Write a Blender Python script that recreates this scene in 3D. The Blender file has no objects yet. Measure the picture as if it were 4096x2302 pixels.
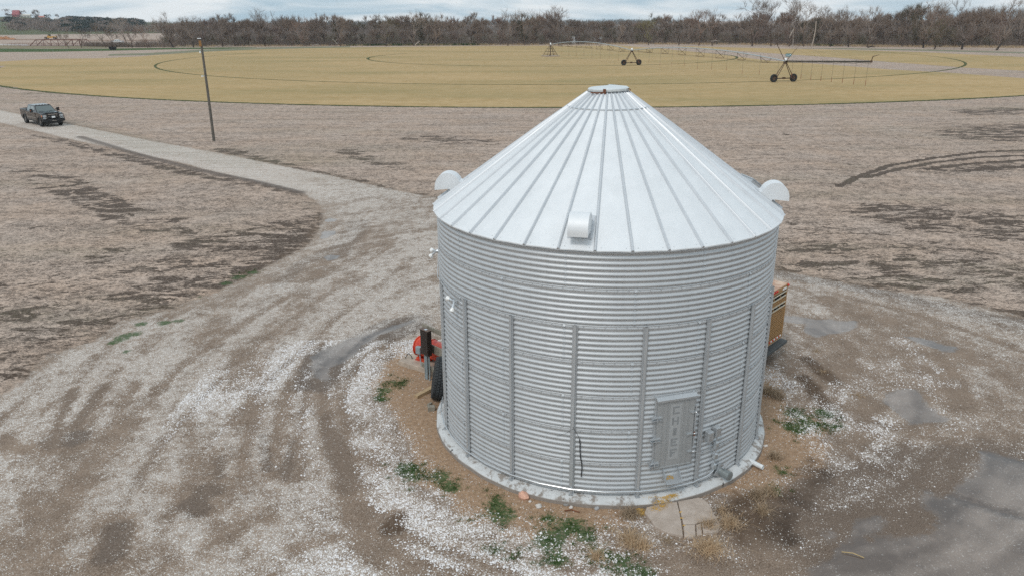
import bpy, math, random
import numpy as np
from mathutils import Vector, Matrix
PI = math.pi
rad = math.radians
scene = bpy.context.scene
COL = scene.collection

# ------------------------------------------------------------------ camera
CAM_H = 10.2146
FPX = 3052.755           # focal length in pixels of the 4096 px wide photograph
PITCH = 0.3355387
ROLL = -0.0053497
cam_d = bpy.data.cameras.new('camera')
cam = bpy.data.objects.new('camera', cam_d)
COL.objects.link(cam)
cam_d.sensor_width = 36.0
cam_d.lens = FPX / 4096 * 36.0
cam_d.clip_start = 0.1
cam_d.clip_end = 20000
_c, _s = math.cos(PITCH), math.sin(PITCH)
_cr, _sr = math.cos(ROLL), math.sin(ROLL)
_r = Vector((1, 0, 0)); _d = Vector((0, -_s, -_c)); _f = Vector((0, _c, -_s))
_X = _cr * _r - _sr * _d
_D = _sr * _r + _cr * _d
cam.matrix_world = Matrix(((_X.x, -_D.x, -_f.x, 0), (_X.y, -_D.y, -_f.y, 0), (_X.z, -_D.z, -_f.z, CAM_H), (0, 0, 0, 1)))
scene.camera = cam

# ------------------------------------------------------------------ world, sun, exposure
SUN_EL, SUN_AZ = rad(52), rad(-150)      # azimuth measured from +Y towards +X
world = bpy.data.worlds.new('World')
scene.world = world
world.use_nodes = True
wt = world.node_tree
for n in list(wt.nodes): wt.nodes.remove(n)
w_out = wt.nodes.new('ShaderNodeOutputWorld')
w_bg = wt.nodes.new('ShaderNodeBackground')
w_sky = wt.nodes.new('ShaderNodeTexSky')
w_sky.sky_type = 'NISHITA'
w_sky.sun_disc = False
w_sky.sun_elevation = SUN_EL
w_sky.sun_rotation = SUN_AZ
w_sky.air_density = 1.2
w_sky.dust_density = 2.0
w_sky.ozone_density = 1.5
w_tc = wt.nodes.new('ShaderNodeTexCoord')
w_map = wt.nodes.new('ShaderNodeMapping')
w_map.inputs['Scale'].default_value = (1.0, 1.0, 7.0)
wt.links.new(w_tc.outputs['Generated'], w_map.inputs['Vector'])
w_n = wt.nodes.new('ShaderNodeTexNoise')
w_n.inputs['Scale'].default_value = 4.2
w_n.inputs['Detail'].default_value = 7
w_n.inputs['Roughness'].default_value = 0.55
w_n.inputs['Distortion'].default_value = 0.6
wt.links.new(w_map.outputs[0], w_n.inputs['Vector'])
w_ramp = wt.nodes.new('ShaderNodeValToRGB')
w_ramp.color_ramp.elements[0].position = 0.40
w_ramp.color_ramp.elements[0].color = (5.3, 7.1, 8.3, 1)
w_ramp.color_ramp.elements[1].position = 0.60
w_ramp.color_ramp.elements[1].color = (10.6, 11.1, 11.3, 1)
wt.links.new(w_n.outputs['Fac'], w_ramp.inputs['Fac'])
w_mix = wt.nodes.new('ShaderNodeMix')
w_mix.data_type = 'RGBA'
w_mix.inputs[0].default_value = 0.86
wt.links.new(w_sky.outputs[0], w_mix.inputs[6])
wt.links.new(w_ramp.outputs[0], w_mix.inputs[7])
wt.links.new(w_mix.outputs[2], w_bg.inputs['Color'])
w_bg.inputs['Strength'].default_value = 0.082
wt.links.new(w_bg.outputs[0], w_out.inputs['Surface'])

sun_d = bpy.data.lights.new('sun', 'SUN')
sun_d.energy = 1.1
sun_d.angle = rad(16)
sun_d.color = (1.0, 0.96, 0.91)
sun = bpy.data.objects.new('sun', sun_d)
COL.objects.link(sun)
sun.rotation_euler = (PI / 2 - SUN_EL, 0, PI - SUN_AZ)
scene.view_settings.view_transform = 'Standard'
scene.view_settings.look = 'None'
scene.view_settings.exposure = 0.25
scene.view_settings.gamma = 1.0
scene.render.film_transparent = False
scene.cycles.use_denoising = False
scene.cycles.max_bounces = 6
scene.cycles.volume_bounces = 0
scene.cycles.transparent_max_bounces = 6

# ------------------------------------------------------------------ from the photograph's pixels to places on the ground
def _ray(x, y):
    u0, v0 = x - 2048, y - 1151
    u = u0 * _cr + v0 * _sr; v = -u0 * _sr + v0 * _cr
    return Vector((u, FPX * _c - v * _s, -FPX * _s - v * _c)) / FPX
def G(x, y, z=0.0):
    d = _ray(x, y); t = (z - CAM_H) / d.z
    return Vector((d.x * t, d.y * t, z))
def height_at(x, y, X, Y):
    d = _ray(x, y); t = math.hypot(X, Y) / math.hypot(d.x, d.y)
    return CAM_H + d.z * t
def at_dist(x, y, dist):
    d = _ray(x, y); t = dist / math.hypot(d.x, d.y)
    return Vector((d.x * t, d.y * t, CAM_H + d.z * t))
def D2(pts):   # 2576 px display coordinates
    return [(x * 1.5901, y * 1.5901) for x, y in pts]

# ------------------------------------------------------------------ object helpers
def link(o): COL.objects.link(o); return o
def tag(o, label=None, cat=None, group=None, kind=None):
    if label: o['label'] = label
    if cat: o['category'] = cat
    if group: o['group'] = group
    if kind: o['kind'] = kind
    return o
def thing(name, label, cat, loc=(0, 0, 0), rotz=0.0, group=None):
    o = link(bpy.data.objects.new(name, None))
    o.location = loc; o.rotation_euler = (0, 0, rotz); o.empty_display_size = 0.3
    return tag(o, label, cat, group)
def copy_tree(o, parent=None):
    c = o.copy(); COL.objects.link(c); c.parent = parent
    for ch in o.children: copy_tree(ch, c)
    return c
class MB:
    def __init__(s): s.v = []; s.f = []; s.m = []; s.mi = 0
    def add(s, vs, fs):
        b = len(s.v); s.v += [tuple(p) for p in vs]
        s.f += [tuple(b + i for i in f) for f in fs]; s.m += [s.mi] * len(fs)
        return s
    def box(s, c, size, rz=0.0, M=None):
        hx, hy, hz = size[0] / 2, size[1] / 2, size[2] / 2
        R = Matrix.Rotation(rz, 3, 'Z') if M is None else M
        vs = [Vector(c) + R @ Vector((sx * hx, sy * hy, sz * hz)) for sz in (-1, 1) for sx, sy in ((-1, -1), (1, -1), (1, 1), (-1, 1))]
        return s.add(vs, [(3, 2, 1, 0), (4, 5, 6, 7), (0, 1, 5, 4), (1, 2, 6, 5), (2, 3, 7, 6), (3, 0, 4, 7)])
    def tube(s, pts, rs, n=8, cap=True, squash=None):
        pts = [Vector(p) for p in pts]
        if not hasattr(rs, '__len__'): rs = [rs] * len(pts)
        vs = []; fs = []
        up = Vector((0, 0, 1)) if abs((pts[-1] - pts[0]).normalized().z) < 0.95 else Vector((1, 0, 0))
        for i, p in enumerate(pts):
            t = (pts[min(i + 1, len(pts) - 1)] - pts[max(i - 1, 0)])
            t = t.normalized() if t.length > 1e-9 else Vector((0, 0, 1))
            a = t.cross(up)
            if a.length < 1e-4: a = t.cross(Vector((0, 1, 0)))
            a.normalize(); b = t.cross(a).normalized()
            for k in range(n):
                th = 2 * PI * (k + .5) / n
                vs.append(p + (a * math.cos(th) + b * math.sin(th)) * rs[i])
        for i in range(len(pts) - 1):
            for k in range(n):
                k2 = (k + 1) % n
                fs.append((i * n + k, i * n + k2, (i + 1) * n + k2, (i + 1) * n + k))
        if cap:
            fs.append(tuple(range(n))[::-1]); fs.append(tuple((len(pts) - 1) * n + k for k in range(n)))
        fs = [f[::-1] for f in fs]
        return s.add(vs, fs)
    def prism(s, poly, o, ax, ay, az, depth):   # polygon in the (ax, ay) plane, thickened by +-depth/2 along az
        o, ax, ay, az = Vector(o), Vector(ax), Vector(ay), Vector(az)
        n = len(poly)
        vs = [o + ax * p[0] + ay * p[1] + az * sgn * depth / 2 for sgn in (-1, 1) for p in poly]
        fs = [tuple(range(n))[::-1], tuple(range(n, 2 * n))] + [(k, (k + 1) % n, n + (k + 1) % n, n + k) for k in range(n)]
        return s.add(vs, fs)
    def lathe(s, prof, o=(0, 0, 0), axis='z', n=24, close=False):   # prof: (radius, height)
        vs = []; fs = []
        R = {'z': Matrix.Identity(3), 'x': Matrix(((0, 0, 1), (0, 1, 0), (-1, 0, 0))), 'y': Matrix(((1, 0, 0), (0, 0, 1), (0, -1, 0)))}[axis] if isinstance(axis, str) else axis
        for r, h in prof:
            for k in range(n):
                th = 2 * PI * k / n
                vs.append(Vector(o) + R @ Vector((r * math.cos(th), r * math.sin(th), h)))
        m = len(prof)
        for i in range(m - 1 if not close else m):
            j = (i + 1) % m
            for k in range(n):
                k2 = (k + 1) % n
                fs.append((i * n + k, i * n + k2, j * n + k2, j * n + k))
        return s.add(vs, fs)
    def ball(s, c, r, n=8, m=5, sc=(1, 1, 1)):
        vs = []; fs = []
        for i in range(m + 1):
            ph = PI * i / m
            for k in range(n):
                th = 2 * PI * k / n
                vs.append((c[0] + r * sc[0] * math.sin(ph) * math.cos(th), c[1] + r * sc[1] * math.sin(ph) * math.sin(th), c[2] + r * sc[2] * math.cos(ph)))
        for i in range(m):
            for k in range(n):
                k2 = (k + 1) % n
                fs.append((i * n + k, (i + 1) * n + k, (i + 1) * n + k2, i * n + k2))
        return s.add(vs, fs)
    def build(s, name, mats, parent=None, smooth=False, bevel=0.0, angle=40):
        me = bpy.data.meshes.new(name)
        me.from_pydata(s.v, [], s.f)
        if not isinstance(mats, (list, tuple)): mats = [mats]
        for mm in mats: me.materials.append(mm)
        if len(mats) > 1: me.polygons.foreach_set('material_index', s.m)
        me.update()
        o = link(bpy.data.objects.new(name, me))
        if parent is not None: o.parent = parent
        if smooth:
            me.polygons.foreach_set('use_smooth', [True] * len(me.polygons))
            me.set_sharp_from_angle(angle=rad(angle))
        if bevel:
            b = o.modifiers.new('bevel', 'BEVEL'); b.width = bevel; b.segments = 2; b.limit_method = 'ANGLE'; b.angle_limit = rad(40)
            b.harden_normals = False
        return o
def np_mesh(name, verts, faces, mat, attrs=None, smooth=False):
    """verts (n,3), faces (m,k) arrays; attrs {name: per-vertex float array}"""
    me = bpy.data.meshes.new(name)
    verts = np.asarray(verts, np.float32); faces = np.asarray(faces, np.int32)
    k = faces.shape[1]
    me.vertices.add(len(verts)); me.vertices.foreach_set('co', verts.ravel())
    me.loops.add(faces.size); me.loops.foreach_set('vertex_index', faces.ravel())
    me.polygons.add(len(faces)); me.polygons.foreach_set('loop_start', np.arange(0, faces.size, k, dtype=np.int32))
    try: me.polygons.foreach_set('loop_total', np.full(len(faces), k, np.int32))
    except Exception: pass
    if smooth: me.polygons.foreach_set('use_smooth', np.ones(len(faces), bool))
    me.materials.append(mat)
    for a, val in (attrs or {}).items():
        at = me.attributes.new(a, 'FLOAT', 'POINT'); at.data.foreach_set('value', np.asarray(val, np.float32))
    me.update(calc_edges=True); me.validate()
    return link(bpy.data.objects.new(name, me))

# ------------------------------------------------------------------ materials
class NT:
    def __init__(s, name):
        s.mat = bpy.data.materials.new(name); s.mat.use_nodes = True
        s.t = s.mat.node_tree
        for n in list(s.t.nodes): s.t.nodes.remove(n)
        s.out = s.t.nodes.new('ShaderNodeOutputMaterial')
        s.p = s.t.nodes.new('ShaderNodeBsdfPrincipled')
        s.t.links.new(s.p.outputs[0], s.out.inputs['Surface'])
        s.tc = s.t.nodes.new('ShaderNodeTexCoord').outputs['Object']
    def node(s, typ, **kw):
        n = s.t.nodes.new(typ)
        for k, v in kw.items(): setattr(n, k, v)
        return n
    def put(s, sock, v):
        if isinstance(v, bpy.types.NodeSocket): s.t.links.new(v, sock)
        elif isinstance(v, (tuple, list)) and len(v) == 3 and sock.type == 'RGBA': sock.default_value = (*v, 1)
        else: sock.default_value = v
    def map(s, scale=(1, 1, 1), rot=(0, 0, 0), vec=None, loc=(0, 0, 0)):
        n = s.node('ShaderNodeMapping'); s.put(n.inputs['Vector'], vec or s.tc)
        n.inputs['Scale'].default_value = scale; n.inputs['Rotation'].default_value = rot; n.inputs['Location'].default_value = loc
        return n.outputs[0]
    def noise(s, scale, detail=4, rough=.55, dist=0.0, vec=None):
        n = s.node('ShaderNodeTexNoise'); s.put(n.inputs['Vector'], vec or s.tc)
        n.inputs['Scale'].default_value = scale; n.inputs['Detail'].default_value = detail
        n.inputs['Roughness'].default_value = rough; n.inputs['Distortion'].default_value = dist
        return n.outputs['Fac']
    def vor(s, scale, vec=None, feature='F1', rnd=1.0):
        n = s.node('ShaderNodeTexVoronoi', feature=feature); s.put(n.inputs['Vector'], vec or s.tc)
        n.inputs['Scale'].default_value = scale; n.inputs['Randomness'].default_value = rnd
        return n
    def m(s, op, a, b=0.0, c=None, clamp=False):
        n = s.node('ShaderNodeMath', operation=op, use_clamp=clamp)
        s.put(n.inputs[0], a); s.put(n.inputs[1], b)
        if c is not None: s.put(n.inputs[2], c)
        return n.outputs[0]
    def rng(s, v, a, b, c=0.0, d=1.0, smooth=False):
        n = s.node('ShaderNodeMapRange', clamp=True)
        if smooth: n.interpolation_type = 'SMOOTHSTEP'
        s.put(n.inputs[0], v)
        for i, x in enumerate((a, b, c, d)): s.put(n.inputs[i + 1], x)
        return n.outputs[0]
    def mix(s, f, a, b, blend='MIX'):
        n = s.node('ShaderNodeMix', data_type='RGBA', blend_type=blend)
        s.put(n.inputs[0], f); s.put(n.inputs[6], a); s.put(n.inputs[7], b)
        return n.outputs[2]
    def attr(s, name):
        n = s.node('ShaderNodeAttribute', attribute_name=name); return n.outputs['Fac']
    def bump(s, h, strength=.3, dist=.02):
        n = s.node('ShaderNodeBump'); n.inputs['Strength'].default_value = strength; n.inputs['Distance'].default_value = dist
        s.put(n.inputs['Height'], h); s.put(s.p.inputs['Normal'], n.outputs[0]); return n
    def set(s, **kw):
        names = dict(color='Base Color', rough='Roughness', metal='Metallic', spec='Specular IOR Level', coat='Coat Weight', trans='Transmission Weight', alpha='Alpha')
        for k, v in kw.items(): s.put(s.p.inputs[names[k]], v)
        return s
def plain(name, color, rough=.6, metal=0.0, var=.15, scale=6.0, spec=.5, bump=0.0, coat=0.0):
    n = NT(name)
    f = n.noise(scale, 5, .6)
    dark = tuple(c * (1 - var) for c in color); light = tuple(min(1, c * (1 + var)) for c in color)
    n.set(color=n.mix(n.rng(f, .3, .7), dark, light), rough=n.rng(f, .2, .8, max(.02, rough - .08), min(1, rough + .08)), metal=metal, spec=spec, coat=coat)
    if bump: n.bump(n.noise(scale * 5, 4, .6), bump, .01)
    return n.mat
# ------------------------------------------------------------------ THE GROUND
rng = np.random.default_rng(7)
BX, BY = 2.3308, 18.798            # grain bin axis
def axis_pts(segs):
    out = []
    for a, b, st in segs: out += list(np.arange(a, b - 1e-6, st))
    out.append(segs[-1][1]); return np.array(out)
def growth(a, b, n, p=2.2): return a + (b - a) * (np.linspace(0, 1, n) ** p)
gx = np.concatenate([-growth(70, 7000, 34)[::-1][:-1], axis_pts([(-70, -16, .36), (-16, 21, .14), (21, 62, .30)]), growth(62, 7000, 34)[1:]])
gy = np.concatenate([-growth(0, 300, 10)[::-1][:-1], axis_pts([(0, 7, .5), (7, 40, .14), (40, 100, .42)]), growth(100, 9000, 60)[1:]])
XX, YY = np.meshgrid(gx, gy)
PX, PY = XX.ravel(), YY.ravel()
def vnoise(x, y, seed):
    xi = np.floor(x).astype(np.int64); yi = np.floor(y).astype(np.int64); fx = x - xi; fy = y - yi
    fx = fx * fx * (3 - 2 * fx); fy = fy * fy * (3 - 2 * fy)
    def h(a, b_):
        k = (a * 374761393 + b_ * 668265263 + seed * 974711) & 0xFFFFFFFF
        k = ((k ^ (k >> 13)) * 1274126177) & 0xFFFFFFFF
        return ((k ^ (k >> 16)) & 0xFFFF) / 65535.0
    a = h(xi, yi) * (1 - fx) + h(xi + 1, yi) * fx; b_ = h(xi, yi + 1) * (1 - fx) + h(xi + 1, yi + 1) * fx
    return a * (1 - fy) + b_ * fy
def fbm(x, y, seed, octs=4, gain=.55):
    o = 0; a = 1; t = 0
    for k in range(octs): o = o + a * vnoise(x * 2 ** k, y * 2 ** k, seed + k); t += a; a *= gain
    return (o / t - .5) * 2
# driving lines sweep round the bin: noise drawn out along them
_al = PX * .742 - PY * .670; _ac = PX * .670 + PY * .742
_cx, _cy = 4.0, 23.0
_rr = np.hypot(PX - _cx, PY - _cy); _th = np.arctan2(PX - _cx, _cy - PY)
SWEEP = fbm(_rr * 1.25, _th * 3.2 + 40, 11, 5, .6)
SWEEP2 = fbm(_rr * 3.1, _th * 5.0 + 80, 23, 4, .6)
_fr = np.clip((-9 - PX) / 6, 0, 1) * np.clip((PY - 26) / 8, 0, 1)
SWEEP = SWEEP * (1 - _fr) + _fr * .45 * fbm(_ac * .9, _al * .05, 12, 4, .6)
SWEEP2 = SWEEP2 * (1 - _fr) + _fr * .5 * fbm(_ac * 2.4, _al * .10, 13, 4, .6)
CLUMP = fbm(PX * .55, PY * .55, 31, 5, .62) * (1 - .7 * _fr)
FINEC = fbm(PX * 1.9, PY * 1.9, 47, 3, .6)
def gpoly(pts): return np.array([[*G(x, y)[:2]] for x, y in pts])
def sdist(poly):     # signed distance in metres, positive inside
    d = np.full(PX.shape, 1e9); inside = np.zeros(PX.shape, bool)
    n = len(poly)
    for i in range(n):
        ax, ay = poly[i]; bx, by = poly[(i + 1) % n]
        ex, ey = bx - ax, by - ay
        t = np.clip(((PX - ax) * ex + (PY - ay) * ey) / (ex * ex + ey * ey + 1e-12), 0, 1)
        d = np.minimum(d, np.hypot(PX - ax - t * ex, PY - ay - t * ey))
        cr = ((ay > PY) != (by > PY)) & (PX < (bx - ax) * (PY - ay) / ((by - ay) if by != ay else 1e-12) + ax)
        inside ^= cr
    return np.where(inside, d, -d)
def ldist(pts):
    pts = gpoly(pts); d = np.full(PX.shape, 1e9)
    if len(pts) == 1: return np.hypot(PX - pts[0, 0], PY - pts[0, 1])
    for i in range(len(pts) - 1):
        ax, ay = pts[i]; ex, ey = pts[i + 1] - pts[i]
        t = np.clip(((PX - ax) * ex + (PY - ay) * ey) / (ex * ex + ey * ey + 1e-12), 0, 1)
        d = np.minimum(d, np.hypot(PX - ax - t * ex, PY - ay - t * ey))
    return d
def stroke(arr, pts, w, val, soft=None, disp=True, amt=1.0):
    """soft brush along a line: arr moves towards val"""
    d = ldist(D2(pts) if disp else pts); soft = soft or w
    d = d + min(w, .6) * (.55 * FINEC + .65 * CLUMP + .5 * SWEEP2)
    k = np.clip((w + soft - d) / (soft + 1e-9), 0, 1); k = k * k * (3 - 2 * k) * amt
    arr += (val - arr) * k
def area(arr, pts, val, soft=.8, disp=True):
    d = sdist(gpoly(D2(pts) if disp else pts)) + soft * (.5 * CLUMP + .3 * FINEC + .4 * SWEEP); k = np.clip(.5 + d / soft, 0, 1); k = k * k * (3 - 2 * k)
    arr += (val - arr) * k
ROAD = [(-350, 400), (0, 441), (260, 494), (387, 519), (608, 566), (773, 593), (994, 638), (1188, 676), (1400, 720), (1733, 790),
        (3097, 1080), (3193, 1097), (3338, 1126), (3508, 1155), (3725, 1179), (4096, 1258), (4700, 1380), (4700, 2900), (-400, 2900), (-400, 1700),
        (0, 1580), (137, 1497), (190, 1421), (365, 1375), (495, 1284), (660, 1250), (791, 1200), (895, 1162), (1050, 1074), (1149, 1024), (1232, 986),
        (1287, 897), (1293, 842), (1265, 798), (1215, 776), (1077, 745), (939, 709), (718, 651), (497, 604), (276, 555), (122, 519), (0, 491), (-350, 440)]
road_sd = sdist(gpoly(ROAD))
m_road = np.clip(.5 + road_sd / 1.6, 0, 1)
rb = np.hypot(PX - BX, PY - BY)
# ---- amount of white crushed stone
m_white = np.full(PX.shape, .42)
far_road = np.clip((PY - 30) / 12, 0, 1) * np.clip((-6 - PX) / 6, 0, 1)
m_white = m_white * (1 - far_road) + .62 * far_road
area(m_white, [(0, 1000), (330, 800), (600, 760), (1000, 560), (1110, 620), (1100, 760), (960, 800), (700, 1000), (380, 1130), (0, 1100)], .66, 3)
area(m_white, [(620, 1300), (900, 1180), (1000, 1100), (1200, 1330), (1300, 1448), (700, 1500)], .56, 2)
area(m_white, [(0, 1150), (300, 1100), (560, 1200), (400, 1448), (0, 1500)], .42, 2)
area(m_white, [(1960, 690), (2576, 860), (2576, 1150), (2350, 1130), (2150, 1000), (1960, 930)], .20, 2)
area(m_white, [(2050, 1260), (2300, 1160), (2600, 1100), (2600, 1500), (1900, 1500)], .10, 2)
area(m_white, [(2330, 920), (2500, 940), (2490, 1010), (2390, 1000)], .46, 1.2)
area(m_white, [(1960, 720), (2060, 720), (2040, 800), (1960, 790)], .42, 1.2)
area(m_white, [(2150, 800), (2560, 850), (2576, 905), (2300, 870)], .36, 1.2)
area(m_white, [(1935, 945), (2020, 950), (2110, 1030), (2230, 1050), (2270, 1130), (2190, 1180), (2110, 1120), (2020, 1050), (1930, 1000)], .60, .9)
area(m_white, [(1960, 1160), (2130, 1040), (2200, 1100), (2140, 1200), (2070, 1240), (2050, 1190)], .30, .8)
area(m_white, [(1700, 1330), (1860, 1380), (1990, 1340), (2150, 1240), (2170, 1260), (2050, 1400), (2000, 1500), (1650, 1500)], .16, .9)
area(m_white, [(1800, 1275), (1840, 1245), (1960, 1235), (2075, 1170), (2110, 1200), (2080, 1290), (1990, 1380), (1900, 1400), (1840, 1350)], .04, .9)
area(m_white, [(1300, 1360), (1560, 1400), (1640, 1448), (1500, 1500), (1200, 1500), (1150, 1390)], .40, 1.0)
for pts, w, v in [
        ([(1000, 560), (930, 610), (800, 640), (740, 700)], .9, .22), ([(560, 700), (700, 660), (800, 600), (830, 520)], .7, .24),
        ([(960, 840), (880, 880), (830, 920), (800, 960), (815, 1050), (850, 1130), (880, 1220), (900, 1300), (960, 1400)], .38, .04),
        ([(1010, 800), (930, 850), (850, 930), (850, 1010), (870, 1080)], .22, .10),
        ([(780, 900), (740, 960), (720, 1040), (710, 1110)], .3, .10), ([(790, 980), (770, 1040), (752, 1150)], .12, .12),
        ([(690, 1080), (672, 1205)], .12, .12), ([(620, 1100), (598, 1200)], .13, .12), ([(735, 1100), (715, 1215)], .10, .12), ([(560, 1150), (540, 1210)], .2, .1),
        ([(640, 700), (560, 780), (500, 850)], .5, .28), ([(900, 690), (760, 760), (680, 850), (600, 960)], .6, .30),
        ([(180, 980), (130, 1120)], .22, .04), ([(262, 972), (180, 1070)], .2, .04), ([(330, 1060), (215, 1200), (180, 1270)], .3, .10),
        ([(120, 1130), (200, 1120)], .35, .03), ([(0, 1110), (60, 1125)], .4, .03), ([(400, 1230), (540, 1275)], .35, .08), ([(520, 1230), (538, 1245)], .2, .02),
        ([(310, 1310), (270, 1420)], .5, .05), ([(110, 1330), (80, 1448)], .6, .08), ([(0, 1360), (60, 1400)], .5, .10), ([(620, 1300), (440, 1448)], .35, .2),
        ([(480, 1270), (500, 1290)], .25, .02), ([(740, 1380), (900, 1330), (1000, 1290)], .25, .12), ([(960, 1330), (1020, 1420)], .5, .12)]:
    stroke(m_white, pts, w * .55, v, w * .8)
LEFT = np.clip((3 - PX) / 5, 0, 1)
m_white = m_white * (1.0 + .22 * LEFT) + .04 * LEFT * (m_white > .08) + np.clip(m_white * 1.5, .05, .62) * (1.0 * SWEEP + .75 * SWEEP2 + .75 * CLUMP + .6 * FINEC)
m_white = np.clip(m_white, .015, 1)
m_tread = np.clip(.5 + .55 * SWEEP2 + .45 * SWEEP + .35 * CLUMP, 0, 1)
m_white[rb < 4.5] = 0
# ---- tan sand skirt round the bin, dark soil right of it
m_sand = np.zeros(PX.shape)
area(m_sand, [(1010, 870), (960, 960), (975, 1040), (1030, 1120), (1060, 1200), (1180, 1290), (1300, 1345), (1450, 1350), (1600, 1320), (1640, 1250), (1800, 1240), (1960, 1220), (2060, 1170), (2080, 1120), (2000, 1030), (1960, 930), (1900, 880), (1500, 800)], 1.0, 1.1)
area(m_white, [(985, 900), (975, 1000), (1010, 1100), (1060, 1190), (1180, 1280), (1450, 1330), (1600, 1290), (1700, 1260), (1960, 1200), (2050, 1150), (1980, 1050), (1940, 960), (1500, 900)], .07, .9)
area(m_white, [(1000, 1040), (1060, 1130), (1100, 1200), (1060, 1250), (980, 1130), (960, 1050)], .30, .7)
m_soil = np.zeros(PX.shape)
area(m_soil, [(1800, 1275), (1840, 1245), (1960, 1235), (2075, 1170), (2110, 1200), (2080, 1290), (1990, 1380), (1900, 1400), (1840, 1350)], .74, 1.7)
for p in ([(1005, 1305), (985, 1330)], [(2020, 950), (2060, 1000), (2110, 1050)], [(2030, 905), (2100, 960)]): stroke(m_soil, p, .10, .8, .4)
# ---- wet ground and standing water
m_wet = np.zeros(PX.shape)
def q5(pts): return [(3000 + x / 2.068, 1000 + y / 2.068) for x, y in pts]
def q6(pts): return [(3000 + x / 2.063, 1600 + y / 2.063) for x, y in pts]
def q2(pts): return [(x / 1.314, 1200 + y / 1.314) for x, y in pts]
def q1(pts): return [(x / 1.81, 400 + y / 1.81) for x, y in pts]
PUDDLES = [
    q5([(200, 535), (290, 540), (450, 560), (640, 572), (880, 580), (895, 640), (800, 690), (640, 700), (560, 720), (480, 690), (440, 610), (290, 600), (200, 600)]),
    q5([(1260, 705), (1330, 715), (1450, 735), (1600, 775), (1700, 800), (1690, 835), (1600, 835), (1490, 810), (1400, 780), (1350, 750)]),
    q5([(1020, 1220), (1130, 1180), (1200, 1150), (1380, 1150), (1460, 1190), (1480, 1290), (1560, 1350), (1700, 1400), (1600, 1430), (1450, 1420), (1330, 1440), (1230, 1380), (1130, 1290)]),
    q6([(1850, 400), (1950, 395), (2100, 450), (2261, 490), (2500, 560), (2500, 1600), (1500, 1700), (330, 1600), (400, 1448), (520, 1330), (700, 1210), (800, 1090), (840, 1010), (900, 950), (1060, 950), (1130, 1000), (1100, 1060), (1000, 1130), (1200, 1100), (1480, 1080), (1520, 980), (1430, 860), (1380, 780), (1420, 710), (1510, 720), (1560, 790), (1640, 770), (1700, 650), (1800, 600), (1850, 500)]),
    q2([(1640, 300), (1700, 260), (1800, 215), (1900, 185), (2100, 122), (2180, 98), (2190, 106), (2100, 145), (1990, 190), (1900, 240), (1850, 300), (1750, 350), (1710, 420), (1660, 400)]),
    q6([(570, 1080), (690, 1060), (720, 1100), (660, 1180)]),
    q1([(2368, 868), (2395, 855), (2425, 860), (2420, 876), (2380, 880)]),
    q1([(2335, 985), (2350, 955), (2418, 952), (2410, 970), (2370, 992), (2340, 1000)]),
    q1([(2355, 1140), (2390, 1124), (2438, 1128), (2425, 1145), (2380, 1155)])]
wet_sd = np.full(PX.shape, -1e9); wet_id = np.zeros(PX.shape, int)
for i, p in enumerate(PUDDLES):
    g = gpoly(p); d = sdist(g)
    wet_id = np.where(d > wet_sd, i, wet_id); wet_sd = np.maximum(wet_sd, d)
m_wet = np.clip(.60 + wet_sd / .75, 0, 1)
m_wet = np.where(wet_id >= 6, np.clip(.85 + wet_sd / .5, 0, 1), m_wet)
m_wet[(wet_id == 3) & (wet_sd > -.9)] *= .86
m_damp = np.clip(.34 * (SWEEP + CLUMP) , 0, .5) * np.clip(1.2 - m_white * 2.2, 0, 1)
for pts, w, v in [([(800, 960), (830, 900), (900, 860), (1030, 812)], .7, .9), ([(135, 1105), (190, 1100)], .35, .8), ([(300, 1330), (280, 1400)], .25, .8), ([(850, 620), (760, 660), (700, 720)], .35, .5), ([(905, 560), (850, 640)], .5, .5),
                  ([(480, 1270), (500, 1275)], .12, .8), ([(658, 1095), (672, 1180)], .12, .7), ([(735, 1110), (718, 1200)], .12, .6), ([(815, 1050), (880, 1220)], .3, .5), ([(485, 1275), (495, 1285)], .3, .8), ([(520, 1233), (530, 1240)], .25, .7),
                  ([(2080, 1340), (2200, 1240), (2400, 1200), (2576, 1180)], 1.2, .7), ([(1960, 690), (2200, 730), (2450, 790), (2576, 815)], .55, .75), ([(2200, 745), (2576, 830)], .3, .5), ([(560, 1150), (550, 1200)], .12, .6), ([(180, 985), (130, 1120)], .2, .5), ([(262, 972), (180, 1070)], .2, .5)]:
    stroke(m_damp, pts, w * .8, v, w * 1.0)
m_green = np.zeros(PX.shape)
def q4(x, y): return (1600 + x / 1.61, 1700 + y / 1.61)
GREEN = [(q4(250, 330), .38), (q4(330, 400), .3), (q4(620, 500), .30), (q4(640, 570), .42), (q4(960, 740), .45), (q4(1010, 860), .28), (q4(1100, 640), .3), (q4(960, 600), .22), (q4(1300, 840), .36), (q4(1420, 880), .36), (q4(1540, 945), .35),
         (q4(720, 840), .14), (q4(630, 800), .16), (q4(1200, 720), .3), (q4(60, 290), .35), ((3174, 1653), .35), ((3230, 1690), .42), ((3310, 1660), .25), ((3200, 1720), .35), ((3270, 1700), .3), ((3150, 1700), .25), ((3290, 1650), .25), ((3340, 1705), .2), ((3100, 1960), .2), ((3130, 1885), .16),
         ((563, 1299), .3), ((654, 1295), .3), ((715, 1287), .25), ((495, 1352), .4), ((456, 1371), .25), ((545, 1337), .25), ((507, 1408), .16), ((960, 1110), .35), ((1010, 1090), .3), ((906, 1135), .3), ((800, 1190), .15),
         ((1540, 1560), .3), ((1520, 1590), .25), ((1610, 1530), .2), ((1570, 1525), .2), ((1620, 1870), .3), ((1660, 1910), .25)]
for (x, y), w in GREEN: stroke(m_green, [(x, y)], w * .5, 1.0, w * .9, disp=False)
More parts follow.
